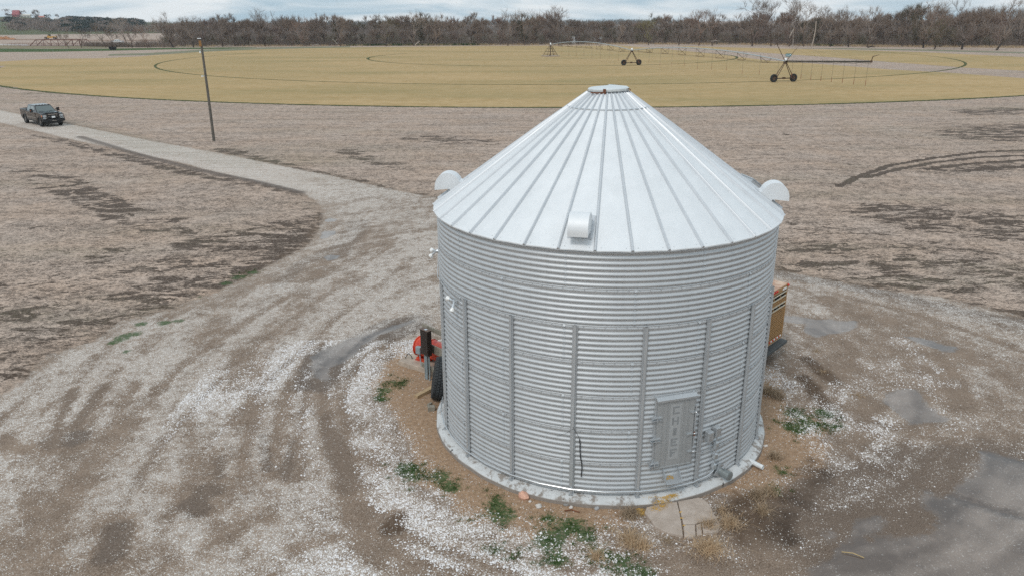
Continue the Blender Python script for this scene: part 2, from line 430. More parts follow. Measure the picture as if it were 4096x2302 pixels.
for pts, w, v in [([(160, 305), (330, 350), (420, 380)], 1.2, .55), ([(0, 275), (60, 285)], 1.0, .5), ([(480, 385), (620, 415)], 1.2, .5), ([(760, 430), (1000, 480)], 1.0, .4), ([(2300, 790), (2576, 850)], .6, .25)]:
    stroke(m_green, pts, w, v, w * 1.5)
# ---- bare dark soil showing in the stubble
m_dark = np.zeros(PX.shape)
for pts, w, v in [([(100, 297), (330, 358), (480, 388), (620, 424), (760, 455), (1000, 486), (1090, 497)], .55, .62), ([(150, 348), (480, 432), (740, 488)], .22, .55), ([(130, 450), (230, 500), (300, 530), (400, 560)], .8, .75), ([(330, 540), (470, 590)], .6, .5), ([(490, 615), (600, 590), (760, 560)], .7, .7), ([(500, 720), (620, 680), (760, 600), (800, 550)], .9, .72), ([(330, 780), (500, 690), (640, 600)], .7, .55), ([(1970, 690), (2150, 735), (2400, 770), (2576, 800)], .5, .8), ([(250, 720), (450, 660)], .8, .5),
                  ([(270, 785), (420, 700)], .7, .55), ([(60, 430), (140, 460)], .6, .5), ([(230, 660), (330, 620)], .5, .6), ([(870, 380), (1000, 420)], .7, .6), ([(560, 375), (760, 430), (960, 470)], .55, .7), ([(90, 340), (330, 400), (480, 440), (740, 480)], .35, .7),
                  ([(2000, 690), (2250, 740), (2500, 780)], .35, .8), ([(2480, 340), (2576, 325)], 2.5, .7), ([(2470, 283), (2576, 277)], 2, .65), ([(2290, 540), (2480, 560)], 2, .65), ([(2050, 640), (2300, 700)], 1.6, .55), ([(2350, 640), (2576, 690)], 1.6, .5), ([(2080, 580), (2250, 620)], 1.2, .4), ([(1700, 560), (2000, 640)], 1, .4),
                  ([(1080, 350), (1200, 360)], 1.5, .5), ([(0, 225), (180, 235)], 2.5, .45), ([(0, 760), (250, 900)], 2, .35), ([(0, 800), (100, 820)], 1.0, .5), ([(2350, 430), (2576, 415)], .9, .6)]:
    stroke(m_dark, pts, w, v, w * 1.5)
# curved wheel ruts cut in the right hand field
for pts in ([(2110, 470), (2160, 445), (2240, 415), (2350, 397), (2470, 383), (2620, 376)], [(2180, 448), (2260, 425), (2350, 409), (2470, 396), (2620, 391)], [(2330, 425), (2440, 412), (2620, 400)], [(2430, 430), (2620, 415)]):
    stroke(m_dark, pts, .12, 2.6, .18)
m_mound = np.zeros(PX.shape)
stroke(m_mound, [(200, 345), (330, 385), (480, 425), (640, 460), (755, 486)], .08, 1.0, .5)

def ground_material():
    n = NT('ground')
    A = n.attr
    wide = n.noise(.22, 5, .6); mid = n.noise(1.3, 6, .62); fine = n.noise(9, 5, .7)
    speck = n.noise(38, 3, .7)
    # --- stubble field: pale crop litter over dark soil, drawn out along the rows
    rows = n.noise(1.0, 8, .68, vec=n.map(scale=(.10, .55, 1), rot=(0, 0, rad(4))))
    rows2 = n.noise(1.0, 8, .75, vec=n.map(scale=(1.9, 4.6, 1), rot=(0, 0, rad(4))))
    litter = n.noise(14, 6, .78, dist=1.2, vec=n.map(scale=(.7, 1.3, 1)))
    straw = n.vor(26, vec=n.map(scale=(.38, 1.5, 1), rot=(0, 0, rad(30))), feature='DISTANCE_TO_EDGE').outputs['Distance']
    straw2 = n.vor(22, vec=n.map(scale=(1.6, .4, 1), rot=(0, 0, rad(12))), feature='DISTANCE_TO_EDGE').outputs['Distance']
    sm = n.m('MAXIMUM', n.rng(straw, .05, .0), n.rng(straw2, .05, .0))
    cover = n.m('ADD', n.m('MULTIPLY', rows, .34), n.m('ADD', n.m('MULTIPLY', rows2, .36), n.m('MULTIPLY', litter, 1.30)))
    cover = n.m('ADD', cover, n.m('MULTIPLY', n.m('SUBTRACT', mid, .5), .45))
    rag = n.noise(1.0, 8, .72, dist=.8, vec=n.map(scale=(.55, 1.3, 1), rot=(0, 0, rad(-8))))
    dk = n.m('ADD', n.m('MULTIPLY', A('dark'), .62), n.m('MULTIPLY', n.m('SUBTRACT', rag, .5), 2.6))
    dkm = n.m('MULTIPLY', n.rng(dk, .34, .74), n.rng(A('dark'), .02, .3))
    spot = n.rng(rag, .635, .70)
    cover = n.m('SUBTRACT', cover, n.m('MULTIPLY', n.m('MAXIMUM', dkm, n.m('MULTIPLY', spot, .80)), .96))
    cover = n.m('ADD', cover, n.m('MULTIPLY', n.m('SUBTRACT', n.noise(4.5, 6, .80, dist=.6, vec=n.map(scale=(.9, 1.3, 1))), .5), .95))
    fac = n.rng(cover, .80, 1.03)
    soilc = n.mix(fine, (.030, .020, .014), (.105, .072, .052))
    strawc = n.mix(n.rng(speck, .3, .7), (.315, .236, .186), (.63, .508, .425))
    strawc = n.mix(n.rng(wide, .35, .65), strawc, n.mix(1.0, strawc, (1.0, .94, .88), 'MULTIPLY'))
    field = n.mix(fac, soilc, strawc)
    field = n.mix(n.m('MULTIPLY', sm, n.rng(fine, .45, .6, 0, .55)), field, (.60, .50, .42))
    gpatch = n.m('MULTIPLY', n.rng(n.noise(1.0, 7, .6, vec=n.map(scale=(.035, .12, 1), loc=(3, 7, 0))), .52, .72), n.rng(rows2, .42, .62))
    field = n.mix(n.m('MULTIPLY', gpatch, .55), field, (.155, .155, .085))
    # --- yard and track: packed brown mud with white stone
    mud = n.mix(n.rng(n.m('ADD', n.m('MULTIPLY', mid, .6), n.m('MULTIPLY', fine, .4)), .34, .66), (.120, .082, .056), (.285, .208, .152))
    mud = n.mix(n.rng(A('tread'), .25, .8, .55, 0), mud, n.mix(1.0, mud, (.60, .57, .54), 'MULTIPLY'))
    mud = n.mix(n.rng(speck, .42, .66, 0, .75), mud, (.38, .30, .24))
    drift = n.noise(1.0, 6, .62, vec=n.map(scale=(1.5, .42, 1), rot=(0, 0, rad(-34))))
    kq = n.m('SUBTRACT', 1, n.m('MULTIPLY', A('calm'), .85))
    dens = n.m('ADD', A('white'), n.m('MULTIPLY', kq, n.m('MULTIPLY', n.m('SUBTRACT', drift, .5), n.rng(A('white'), .03, .4, .05, 1.5))))
    dens = n.m('ADD', dens, n.m('MULTIPLY', n.m('SUBTRACT', mid, .5), n.rng(A('white'), .03, .4, .06, 1.2)))
    dens = n.m('ADD', dens, n.m('MULTIPLY', n.m('SUBTRACT', n.noise(6, 4, .7), .5), n.rng(A('white'), .03, .4, .05, 1.3)))
    dens = n.m('MULTIPLY', dens, n.rng(n.noise(3.1, 4, .7), .38, .56, .42, 1.15))
    v1 = n.vor(30, vec=n.map(scale=(1, 1, .2))); v2 = n.vor(52, vec=n.map(scale=(1, 1, .2), loc=(5, 2, 0)))
    def stones(v, r):
        sep = n.node('ShaderNodeSeparateColor'); n.put(sep.inputs[0], v.outputs['Color'])
        keep = n.m('LESS_THAN', sep.outputs[0], dens)
        rr = n.m('ADD', n.m('MULTIPLY', sep.outputs[1], r * .55), r * .5)
        edge = n.m('SUBTRACT', rr, v.outputs['Distance'])
        return n.m('MULTIPLY', keep, n.rng(edge, 0, .10)), n.m('MULTIPLY', keep, n.rng(edge, 0, r)), sep.outputs[2]
    s1, h1, c1 = stones(v1, .62); s2, h2, c2 = stones(v2, .62)
    st = n.m('MAXIMUM', s1, s2); hh = n.m('MAXIMUM', h1, n.m('MULTIPLY', h2, .6))
    stc = n.mix(c1, (.47, .41, .36), (.88, .835, .785))
    yard = n.mix(n.rng(dens, .2, .9, 0, .42), mud, (.455, .370, .300))
    along = n.noise(1.0, 5, .6, vec=n.map(scale=(.09, 1.6, 1), rot=(0, 0, rad(42.1))))
    yard = n.mix(n.m('MULTIPLY', A('calm'), .75), yard, n.mix(n.rng(along, .36, .64), (.32, .248, .192), (.54, .455, .385)))
    sand = n.mix(n.rng(n.m('ADD', n.m('MULTIPLY', speck, .5), n.m('MULTIPLY', fine, .5)), .36, .62), (.18, .110, .064), (.43, .292, .190))
    yard = n.mix(n.rng(n.m('ADD', A('sand'), n.m('MULTIPLY', n.m('SUBTRACT', mid, .5), 1.1)), .38, .68), yard, sand)
    earth = n.mix(fine, (.045, .029, .019), (.150, .100, .066))
    yard = n.mix(n.rng(n.m('ADD', A('soil'), n.m('MULTIPLY', n.m('SUBTRACT', mid, .5), 1.1)), .35, .8), yard, earth)
    damp = n.rng(n.m('ADD', A('damp'), n.m('MULTIPLY', n.m('SUBTRACT', mid, .5), .8)), .25, .85)
    yard = n.mix(n.m('MULTIPLY', damp, .62), yard, n.mix(1.0, yard, (.34, .32, .31), 'MULTIPLY'))
    yard = n.mix(st, yard, stc)
    # --- join yard and field along a ragged edge
    e = n.m('ADD', A('road'), n.m('MULTIPLY', n.m('SUBTRACT', n.noise(2.2, 6, .7), .5), .75))
    edge = n.rng(e, .42, .56)
    col = n.mix(edge, field, yard)
    rim = n.m('MULTIPLY', n.rng(n.m('ABSOLUTE', n.m('SUBTRACT', A('road'), .40)), .36, .0), n.rng(mid, .35, .6))
    col = n.mix(n.m('MULTIPLY', rim, .40), col, (.175, .118, .075))
    col = n.mix(n.m('MULTIPLY', n.rng(A('mound'), .15, .7), .8), col, (.13, .105, .09))
    gn = n.rng(n.m('ADD', A('green'), n.m('MULTIPLY', n.m('SUBTRACT', n.noise(11, 5, .8), .5), 2.8)), .60, .98)
    col = n.mix(n.m('MULTIPLY', gn, .85), col, n.mix(fine, (.022, .060, .020), (.060, .120, .035)))
    # --- water
    wet = n.rng(n.m('ADD', A('wet'), n.m('ADD', n.m('MULTIPLY', n.m('SUBTRACT', n.noise(1.2, 7, .68), .5), 1.1), n.m('MULTIPLY', n.m('SUBTRACT', fine, .5), .3))), .50, .76, smooth=True)
    silt = n.mix(n.rng(n.m('ADD', n.m('MULTIPLY', A('tread'), .6), n.m('MULTIPLY', mid, .5)), .35, .75), (.085, .063, .051), (.240, .195, .165))
    col = n.mix(n.m('MULTIPLY', wet, n.rng(fine, .2, .7, .92, .66)), col, silt)
    rough = n.m('SUBTRACT', .92, n.m('MULTIPLY', wet, n.rng(wide, .35, .6, .76, .86)))
    rough = n.m('SUBTRACT', rough, n.m('MULTIPLY', n.m('MULTIPLY', damp, edge), .38))
    n.set(color=col, rough=rough, spec=n.rng(wet, 0, 1, .25, .6))
    hgt = n.m('ADD', n.m('MULTIPLY', n.m('ADD', n.m('MULTIPLY', fac, 1.0), n.m('MULTIPLY', speck, .35)), n.m('SUBTRACT', 1, edge)), n.m('MULTIPLY', n.m('ADD', n.m('ADD', hh, n.m('MULTIPLY', fine, .5)), n.m('MULTIPLY', speck, .2)), edge))
    hgt = n.m('MULTIPLY', hgt, n.m('SUBTRACT', 1, n.m('MULTIPLY', wet, .96)))
    n.bump(hgt, .75, .03)
    return n.mat
MAT_GROUND = ground_material()
# gentle relief: the track stands a little above the field, water lies in hollows
nx, ny = len(gx), len(gy)
PZ = .05 * np.sin(PX * .31 + 1.3 * np.sin(PY * .17)) * np.sin(PY * .27 + .8)
PZ *= np.clip((rb - 6) / 6, 0, 1) * np.clip((92 - np.hypot(PX, PY)) / 40, 0, 1)
PZ[wet_sd > -.6] *= .1
PZ += m_mound * .10
small = rng.normal(0, .010, PX.shape) * (np.clip((m_road < .3), 0, 1) * 1.0 + .25) * (wet_sd < -.3) * (rb > 5) * (np.abs(PX) < 60) * (PY < 76)
PZ += small
for pts in ([(2110, 470), (2160, 445), (2240, 415), (2350, 397), (2470, 383), (2620, 376)], [(2330, 425), (2440, 412), (2620, 400)]):
    PZ -= .08 * np.clip(1 - ldist(D2(pts)) / .35, 0, 1)
RUTS = [[(1030, 800), (930, 845), (860, 905), (822, 980), (818, 1080), (850, 1160), (890, 1260), (960, 1370)], [(1000, 850), (920, 890), (880, 950), (862, 1020), (872, 1100), (905, 1190)], [(800, 930), (765, 1010), (748, 1100), (750, 1200)], [(730, 960), (700, 1060), (680, 1200)], [(655, 1020), (625, 1110), (600, 1200)],
        [(300, 930), (220, 1050), (140, 1180)], [(350, 960), (270, 1080), (200, 1200), (150, 1330)], [(1000, 600), (800, 760), (600, 900), (400, 1120), (250, 1400)], [(1040, 650), (860, 790), (680, 950), (500, 1150), (380, 1400)], [(940, 570), (700, 760), (480, 900), (300, 1080), (100, 1300)], [(900, 640), (640, 800), (430, 940), (250, 1130), (60, 1380)],
        [(2000, 1000), (2150, 1150), (2300, 1220), (2576, 1300)], [(2050, 760), (2300, 830), (2576, 930)], [(2100, 740), (2350, 800), (2576, 880)], [(1980, 930), (2100, 1010), (2250, 1080), (2576, 1160)], [(1500, 1420), (1700, 1400), (1950, 1420)], [(880, 1300), (1020, 1400), (1200, 1460)], [(920, 1270), (1080, 1370), (1300, 1440)]]
for k_, pts in enumerate(RUTS):
    stroke(m_white, pts, .10, .03, .16, amt=.75 if k_ < 7 or k_ > 10 else .5); stroke(m_tread, pts, .07, .0, .14, amt=.8)
PZ_RUT = np.zeros(PX.shape)
for pts in RUTS: stroke(PZ_RUT, pts, .05, -.018, .10)
ATTR = dict(tread=m_tread, calm=_fr, road=m_road, white=m_white, sand=m_sand, soil=m_soil, wet=m_wet, damp=m_damp, green=m_green, dark=m_dark, mound=m_mound)
ii = (np.arange(ny - 1)[:, None] * nx + np.arange(nx - 1)[None, :]).ravel()
QUADS = np.stack([ii, ii + 1, ii + nx + 1, ii + nx], 1)
fc_road = m_road[QUADS].mean(1); fc_wet = wet_sd[QUADS].mean(1); fc_x = PX[QUADS].mean(1); fc_id = wet_id[QUADS[:, 0]]
cls = np.where(fc_road > .5, np.where(fc_x < -14, 1, 2), 0)
cls = np.where(fc_wet > 0, 10 + fc_id, cls)
PZ = PZ + PZ_RUT
VERT = np.stack([PX, PY, PZ], 1)
for c in np.unique(cls):
    q = QUADS[cls == c]; u, inv = np.unique(q.ravel(), return_inverse=True)
    nm = {0: 'stubble_field', 1: 'gravel_road', 2: 'gravel_yard'}.get(int(c), 'puddle')
    o = np_mesh(nm, VERT[u], inv.reshape(-1, 4), MAT_GROUND, {k: v[u] for k, v in ATTR.items()}, smooth=True)
    tag(o, kind='structure')

# ------------------------------------------------------------------ the golden crop circle and the strips round it
PV = np.array([12.2, 245.5])       # centre of the irrigation circle
def flat_poly(name, pts, z, mat, kind='structure'):
    b = MB(); b.add([(p[0], p[1], z) for p in pts], [tuple(range(len(pts)))])
    me_o = b.build(name, mat)
    if me_o.data.polygons[0].normal.z < 0: me_o.data.flip_normals()
    return tag(me_o, kind=kind)
def crop_material(name, gold, straw, green, amount):
    n = NT(name)
    big = n.noise(1.0, 6, .6, vec=n.map(scale=(.02, .055, 1)))
    streak = n.noise(1.0, 7, .65, vec=n.map(scale=(.05, .75, 1), rot=(0, 0, rad(5))))
    fine = n.noise(5, 5, .75); mid = n.noise(.5, 6, .65)
    spots = n.m('MULTIPLY', n.rng(n.vor(.09, vec=n.map(scale=(1, 2.0, 1))).outputs['Distance'], .10, .045), n.rng(mid, .42, .55))
    c = n.mix(n.rng(n.m('ADD', n.m('MULTIPLY', streak, .5), n.m('MULTIPLY', mid, .5)), .36, .64), gold, straw)
    c = n.mix(n.m('MULTIPLY', n.rng(n.m('ADD', n.m('MULTIPLY', big, .6), n.m('MULTIPLY', streak, .5)), .50, .72), amount), c, green)
    c = n.mix(n.rng(fine, .35, .75, 0, .5), c, n.mix(1.0, c, (.70, .68, .62), 'MULTIPLY'))
    c = n.mix(n.m('MULTIPLY', spots, .55), c, (.10, .115, .05))
    n.set(color=c, rough=.95, spec=.1); n.bump(fine, .6, .05)
    return n.mat
M_CROP = crop_material('ripening_crop', (.365, .250, .112), (.525, .382, .212), (.245, .210, .095), .8)
def arc(cx, cy, r, a0, a1, n, wob=0.0):
    out = []
    for i in range(n + 1):
        a = a0 + (a1 - a0) * i / n; rr = r + wob * (math.sin(a * 37) + math.sin(a * 83 + 1) * .6 + random.uniform(-.7, .7))
        out.append((cx + rr * math.sin(a), cy - rr * math.cos(a)))
    return out
random.seed(3)
near = arc(PV[0], PV[1], 147.6, rad(-76), rad(58), 150, .28)
pR = [G(x, y)[:2] for x, y in [(4500, 334), (4096, 314), (3800, 292), (3549, 278), (3300, 258), (3072, 243), (2840, 214), (2640, 195), (2480, 183)]]
pF = [G(x, y)[:2] for x, y in [(2048, 184), (1700, 187), (1400, 190), (1024, 199), (800, 209), (620, 221), (557, 227), (398, 234), (199, 236), (0, 247), (-200, 262)]]
near = [p for p in near if p[0] > G(-200, 300).x - 10]
flat_poly('wheat_field', [tuple(p) for p in near] + [tuple(p) for p in pR] + [tuple(p) for p in pF], .012, M_CROP)
g2 = [(4500, 305), (4096, 284), (3870, 272), (3560, 249), (3300, 228), (3072, 213), (2900, 200), (2760, 190), (2700, 184), (2950, 191), (3072, 194), (3400, 201), (3700, 210), (4096, 229), (4500, 250)]
flat_poly('wheat_field', [tuple(G(x, y)[:2]) for x, y in g2], .012, M_CROP)
M_GRASSG = crop_material('green_grass', (.052, .092, .030), (.085, .120, .042), (.035, .07, .022), .6)
flat_poly('grass_strip', [tuple(G(x, y)[:2]) for x, y in [(-400, 212), (0, 209), (200, 208), (430, 204), (700, 198), (1024, 195), (1024, 190), (700, 192), (430, 195), (200, 196), (0, 195), (-400, 195)]], .016, M_GRASSG)
M_DRYG = crop_material('thin_grass', (.20, .19, .13), (.27, .25, .18), (.12, .15, .08), .9)
flat_poly('grass_strip', [tuple(G(x, y)[:2]) for x, y in [(430, 224), (600, 221), (800, 209), (1024, 199), (1400, 190), (1400, 186), (1024, 191), (800, 200), (600, 213), (440, 217)]], .020, M_DRYG)
flat_poly('grass_strip', [tuple(G(x, y)[:2]) for x, y in [(3150, 193), (3400, 198), (3700, 204), (4096, 215), (4500, 230), (4500, 224), (4096, 209), (3700, 199), (3400, 194)]], .020, M_DRYG)
# dark green wheel tracks of the irrigation machine
M_TRACK = crop_material('track_grass', (.060, .075, .028), (.095, .105, .040), (.035, .055, .02), .5)
def ring(name, r, w, a0, a1, n):
    b = MB(); vs = []; fs = []
    for i in range(n + 1):
        a = a0 + (a1 - a0) * i / n; ww = w * random.uniform(.65, 1.35) / 2
        for rr in (r - ww, r + ww): vs.append((PV[0] + rr * math.sin(a), PV[1] - rr * math.cos(a), .024))
    for i in range(n): fs.append((2 * i, 2 * i + 1, 2 * i + 3, 2 * i + 2))
    b.add(vs, fs); o = b.build(name, M_TRACK)
    return tag(o, kind='structure')
ring('wheel_track', 55.4, .75, rad(-120), rad(125), 500)
ring('wheel_track', 111.5, .62, rad(-112), rad(112), 900)
ring('wheel_track', 148.0, .9, rad(-72), rad(56), 900)
# brown haul track across the far field and the pale far field banks
M_HAUL = plain('haul_soil', (.22, .125, .075), .95, var=.3, scale=.3)
flat_poly('dirt_track', [tuple(G(x, y)[:2]) for x, y in [(-600, 158), (0, 157), (300, 160), (700, 161), (1200, 160), (1200, 163), (700, 164), (300, 163), (0, 160.5), (-600, 160)]], .03, M_HAUL)
flat_poly('gravel_lane', [tuple(G(x, y)[:2]) for x, y in [(-900, 177), (0, 177.5), (110, 178.5), (110, 181.5), (0, 181), (-900, 181)]], .03, plain('lane_gravel', (.46, .43, .40), .95, scale=.5))
flat_poly('grass_strip', [tuple(G(x, y)[:2]) for x, y in [(-600, 194), (0, 194), (300, 194), (600, 189), (1100, 186), (1100, 183), (600, 184), (300, 183.5), (0, 182.5), (-600, 182)]], .016, crop_material('bank_grass', (.22, .17, .105), (.30, .245, .17), (.09, .115, .05), .9))

M_FLOOR = crop_material('wood_floor', (.085, .062, .046), (.16, .12, .088), (.06, .06, .035), .6)
flat_poly('wood_floor', [tuple(G(x, y)[:2]) for x, y in [(640, 185.5), (1024, 185), (1500, 182), (2048, 179.5), (2560, 176), (3000, 178), (3500, 186), (4096, 190), (4900, 194), (4900, 108), (4096, 104), (3000, 102), (2048, 104), (1100, 110), (760, 124), (680, 150)]], .05, M_FLOOR)
# ------------------------------------------------------------------ GRAIN BIN
R0 = 4.1856; ZB = .20; RING = .8128; NR = 7; HWALL = NR * RING; RE = 4.272; SLOPE = .7213
def steel(name, color, rough, metal, streak=.25, bumpy=.0, tint=(.30, .24, .19), tintamt=.0):
    n = NT(name)
    a = n.noise(2.2, 6, .6); f = n.noise(40, 3, .6)
    run = n.noise(1.0, 5, .6, vec=n.map(scale=(9, 9, .35)))
    c = n.mix(n.rng(a, .3, .7), tuple(x * .93 for x in color), color)
    c = n.mix(n.m('MULTIPLY', n.rng(run, .5, .75), streak), c, tuple(x * .80 for x in color))
    if tintamt: c = n.mix(n.m('MULTIPLY', n.rng(n.noise(5, 6, .7), .56, .74), tintamt), c, tint)
    n.set(color=c, metal=metal, rough=n.rng(n.m('ADD', n.m('MULTIPLY', a, .7), n.m('MULTIPLY', f, .3)), .3, .7, rough - .07, rough + .09), spec=.5)
    if bumpy: n.bump(n.noise(3, 3, .5), bumpy, .02)
    return n.mat
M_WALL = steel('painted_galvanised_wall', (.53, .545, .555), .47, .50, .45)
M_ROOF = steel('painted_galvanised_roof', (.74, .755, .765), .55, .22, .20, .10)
M_RIBM = steel('roof_rib_steel', (.56, .58, .60), .40, .30, .15)
M_STIF = steel('stiffener_steel', (.52, .54, .555), .42, .55, .22)
M_DOOR = steel('door_paint', (.44, .455, .46), .42, .45, .15)
M_LETTER = steel('letter_paint', (.55, .56, .565), .5, .3, .1)
M_SHINY = steel('conduit_steel', (.66, .69, .71), .3, .75, .1)
M_WHITE = plain('white_enamel', (.80, .82, .83), .35, var=.06)
M_BLACK = plain('black_rubber', (.012, .012, .013), .7)
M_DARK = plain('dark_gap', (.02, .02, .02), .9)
M_RUST = plain('rust', (.17, .062, .028), .85, var=.4, scale=20)

BIN = thing('grain_bin', 'large round silver corrugated steel grain bin with conical ribbed roof', 'grain bin', (BX, BY, 0))
def bp(a, r, z): return (r * math.sin(a), -r * math.cos(a), z)
def frame(a, r, z):     # outward, sideways (to the right seen from outside), up
    o = Vector(bp(a, r, z)); out = Vector((math.sin(a), -math.cos(a), 0)); side = Vector((math.cos(a), math.sin(a), 0))
    return o, out, side, Vector((0, 0, 1))
# corrugated wall: 7 rings of sheets, 7 corrugations each
NA = 288; SUB = 8; NC = 7
prof = []
for k in range(NR):
    z0 = ZB + k * RING
    lip = .0035 * k * 0
    for j in range(NC * SUB + (1 if k == NR - 1 else 0)):
        t = j / SUB
        amp = .0128
        if k < NR - 1 and j >= NC * SUB - SUB * .9: amp *= .62
        zz = z0 + j * RING / (NC * SUB)
        prof.append((R0 - .010 + amp * (1 - math.cos(2 * PI * t)) / 1.0, zz, k))
    if k < NR - 1: prof.append((R0 + .006, z0 + RING - .004, k)); prof.append((R0 - .006, z0 + RING - .002, k))
if True:
    rr = np.array([p[0] for p in prof]); zz = np.array([p[1] for p in prof])
    order = np.argsort(zz, kind='stable'); rr, zz = rr[order], zz[order]
    th = np.linspace(0, 2 * PI, NA, endpoint=False)
    V = np.stack([np.outer(rr, np.sin(th)), -np.outer(rr, np.cos(th)), np.repeat(zz[:, None], NA, 1)], 2).reshape(-1, 3)
    i = np.arange(len(rr) - 1)[:, None] * NA; k = np.arange(NA)[None, :]; k2 = (k + 1) % NA
    F = np.stack([i + k, i + k2, i + NA + k2, i + NA + k], 2).reshape(-1, 4)
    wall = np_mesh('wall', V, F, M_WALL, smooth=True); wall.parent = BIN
# sheet laps: thin vertical straps following the corrugation, and bolts
def corr(z):
    t = ((z - ZB) / RING * NC); return R0 - .010 + .0128 * (1 - math.cos(2 * PI * t))
for k in range(NR):
    a_base = rad(-17.3 + 40 * 0) if (NR - 1 - k) % 2 == 0 else rad(2.6)
    for s in range(9):
        a = a_base + s * 2 * PI / 9
        z0 = ZB + k * RING + .01; zs = np.linspace(z0, z0 + RING - .02, NC * 6 + 1)
        b = MB(); vs = []; da = .028 / R0
        for z in zs:
            r = corr(z) + .0035; vs += [bp(a - da, r - .003, z), bp(a - da, r, z), bp(a + da, r, z), bp(a + da, r - .003, z)]
        fs = []
        for i in range(len(zs) - 1):
            for j in range(3): fs.append((4 * i + j, 4 * i + j + 1, 4 * i + j + 5, 4 * i + j + 4))
        b.add(vs, fs)
        if math.cos(a) > -.2: b.build('sheet_lap', M_WALL, BIN, smooth=True)
b = MB()
def bolt(b, a, r, z, s=.013):
    o, out, side, up = frame(a, r, z)
    vs = [o + side * s * math.cos(t) + up * s * math.sin(t) for t in [i * PI / 3 for i in range(6)]]
    vs += [v + out * .007 for v in vs] + [o + out * .011]
    b.add(vs, [(i, (i + 1) % 6, 6 + (i + 1) % 6, 6 + i) for i in range(6)] + [(6 + i, 6 + (i + 1) % 6, 12) for i in range(6)])
for k in range(NR):
    z = ZB + k * RING
    if k: rows = [z - .03]
    else: rows = [z + .36]
    for zr in rows:
        for s in range(117):
            bolt(b, s * 2 * PI / 117 + .01, corr(zr) + .002, zr)
    a_base = rad(-17.3) if (NR - 1 - k) % 2 == 0 else rad(2.6)
    for s in range(9):
        a = a_base + s * 2 * PI / 9
        if math.cos(a) < -.35: continue
        for j in range(NC * 2):
            zz_ = z + .06 + j * RING / (NC * 2)
            for d in (-1, 1): bolt(b, a + d * .013 / R0 * 1.0, corr(zz_) + .004, zz_, .0105)
b.build('bolt_head', M_SHINY, BIN)
# foundation ring
b = MB()
NA2 = 160; vs = []
pr = [(R0 - .25, ZB - .004), (R0 + .06, ZB - .012), (4.395, .112), (4.425, .085), (4.44, -.15)]
for r, z in pr:
    for k in range(NA2):
        a = 2 * PI * k / NA2; w = (.010 * math.sin(a * 9) + .006 * math.sin(a * 31)) if r > 4.3 else 0
        vs.append(bp(a, r + w, z + w * .5))
b.add(vs, [(i * NA2 + k, i * NA2 + (k + 1) % NA2, (i + 1) * NA2 + (k + 1) % NA2, (i + 1) * NA2 + k) for i in range(len(pr) - 1) for k in range(NA2)])
b.f = [f[::-1] for f in b.f]
def foundation_mat():
    n = NT('foundation_concrete')
    geo = n.node('ShaderNodeSeparateXYZ'); n.put(geo.inputs[0], n.tc)
    conc = n.mix(n.noise(8, 6, .7), (.17, .145, .125), (.34, .30, .265))
    paint = n.mix(n.noise(5, 5, .6), (.42, .42, .41), (.64, .65, .65))
    worn = n.noise(3.2, 7, .72)
    m_ = n.m('MULTIPLY', n.rng(geo.outputs[2], .084, .10), n.rng(worn, .42, .50))
    c = n.mix(m_, conc, paint)
    tar = n.rng(n.noise(5.5, 4, .6, vec=n.map(scale=(1, 1.2, 1), loc=(8.3, 2.2, 1))), .675, .70)
    c = n.mix(tar, c, (.03, .025, .022))
    n.set(color=c, rough=.85); n.bump(n.noise(14, 6, .7), .5, .015); return n.mat
M_FOUND = foundation_mat()
b.build('foundation', M_FOUND, BIN, smooth=True, angle=35)
# roof: 36 flat panels, each with a raised rib on its edge
NP = 36; PH = -.158337; ZE = ZB + 5.69
def roof_z(r): return ZE + (RE - r) * SLOPE
RT = .50
b = MB(); vs = []; fs = []
steps = 9
for i in range(NP):
    a0 = PH + i * 2 * PI / NP; a1 = a0 + 2 * PI / NP
    for s in range(steps + 1):
        f = s / steps; a = a0 + (a1 - a0) * f; bow = .010 * math.sin(PI * f)
        edge = RE + bow * .8 - .003
        vs += [bp(a, edge, ZE - .022 + bow * 1.3), bp(a, edge, ZE + bow * 1.5), bp(a, 2.6, roof_z(2.6) + bow * .9), bp(a, RT, roof_z(RT))]
for i in range(NP):
    for s in range(steps):
        q = (i * (steps + 1) + s) * 4
        for j in range(3): fs.append((q + j, q + 4 + j, q + 5 + j, q + 1 + j))
b.add(vs, fs)
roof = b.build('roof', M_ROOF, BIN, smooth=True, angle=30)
b = MB()
for i in range(NP):
    a = PH + i * 2 * PI / NP
    pts = []
    for r in (RE + .006, 3.0, 1.6, RT):
        o, out, side, up = frame(a, r, roof_z(r)); w = .030 if r > 1.2 else .022; h = .050 if r > .6 else .03
        nrm = (up + out * SLOPE).normalized()
        pts.append([o - side * w * 1.25 - nrm * .004, o - side * w * .62 + nrm * h * .8, o - side * w * .35 + nrm * h, o + side * w * .35 + nrm * h, o + side * w * .62 + nrm * h * .8, o + side * w * 1.25 - nrm * .004])
    vs = [p for row in pts for p in row]; fs = []
    for r in range(len(pts) - 1):
        for j in range(5): fs.append((r * 6 + j, r * 6 + j + 1, (r + 1) * 6 + j + 1, (r + 1) * 6 + j))
    fs.append((0, 1, 2, 3, 4, 5)[::-1])
    b.add(vs, fs)
    # eave bolts
for i in range(NP):
    a = PH + i * 2 * PI / NP
    if math.cos(a) > -.3:
        for f_ in (.0, .16, .5, .84):
            aa = a + f_ * 2 * PI / NP; r = RE - .06
            o, out, side, up = frame(aa, r, roof_z(r) + (.055 if f_ == 0 else .008))
            b.ball(o, .011, 6, 3)
rib = b.build('roof_rib', M_RIBM, roof, smooth=True, angle=35)
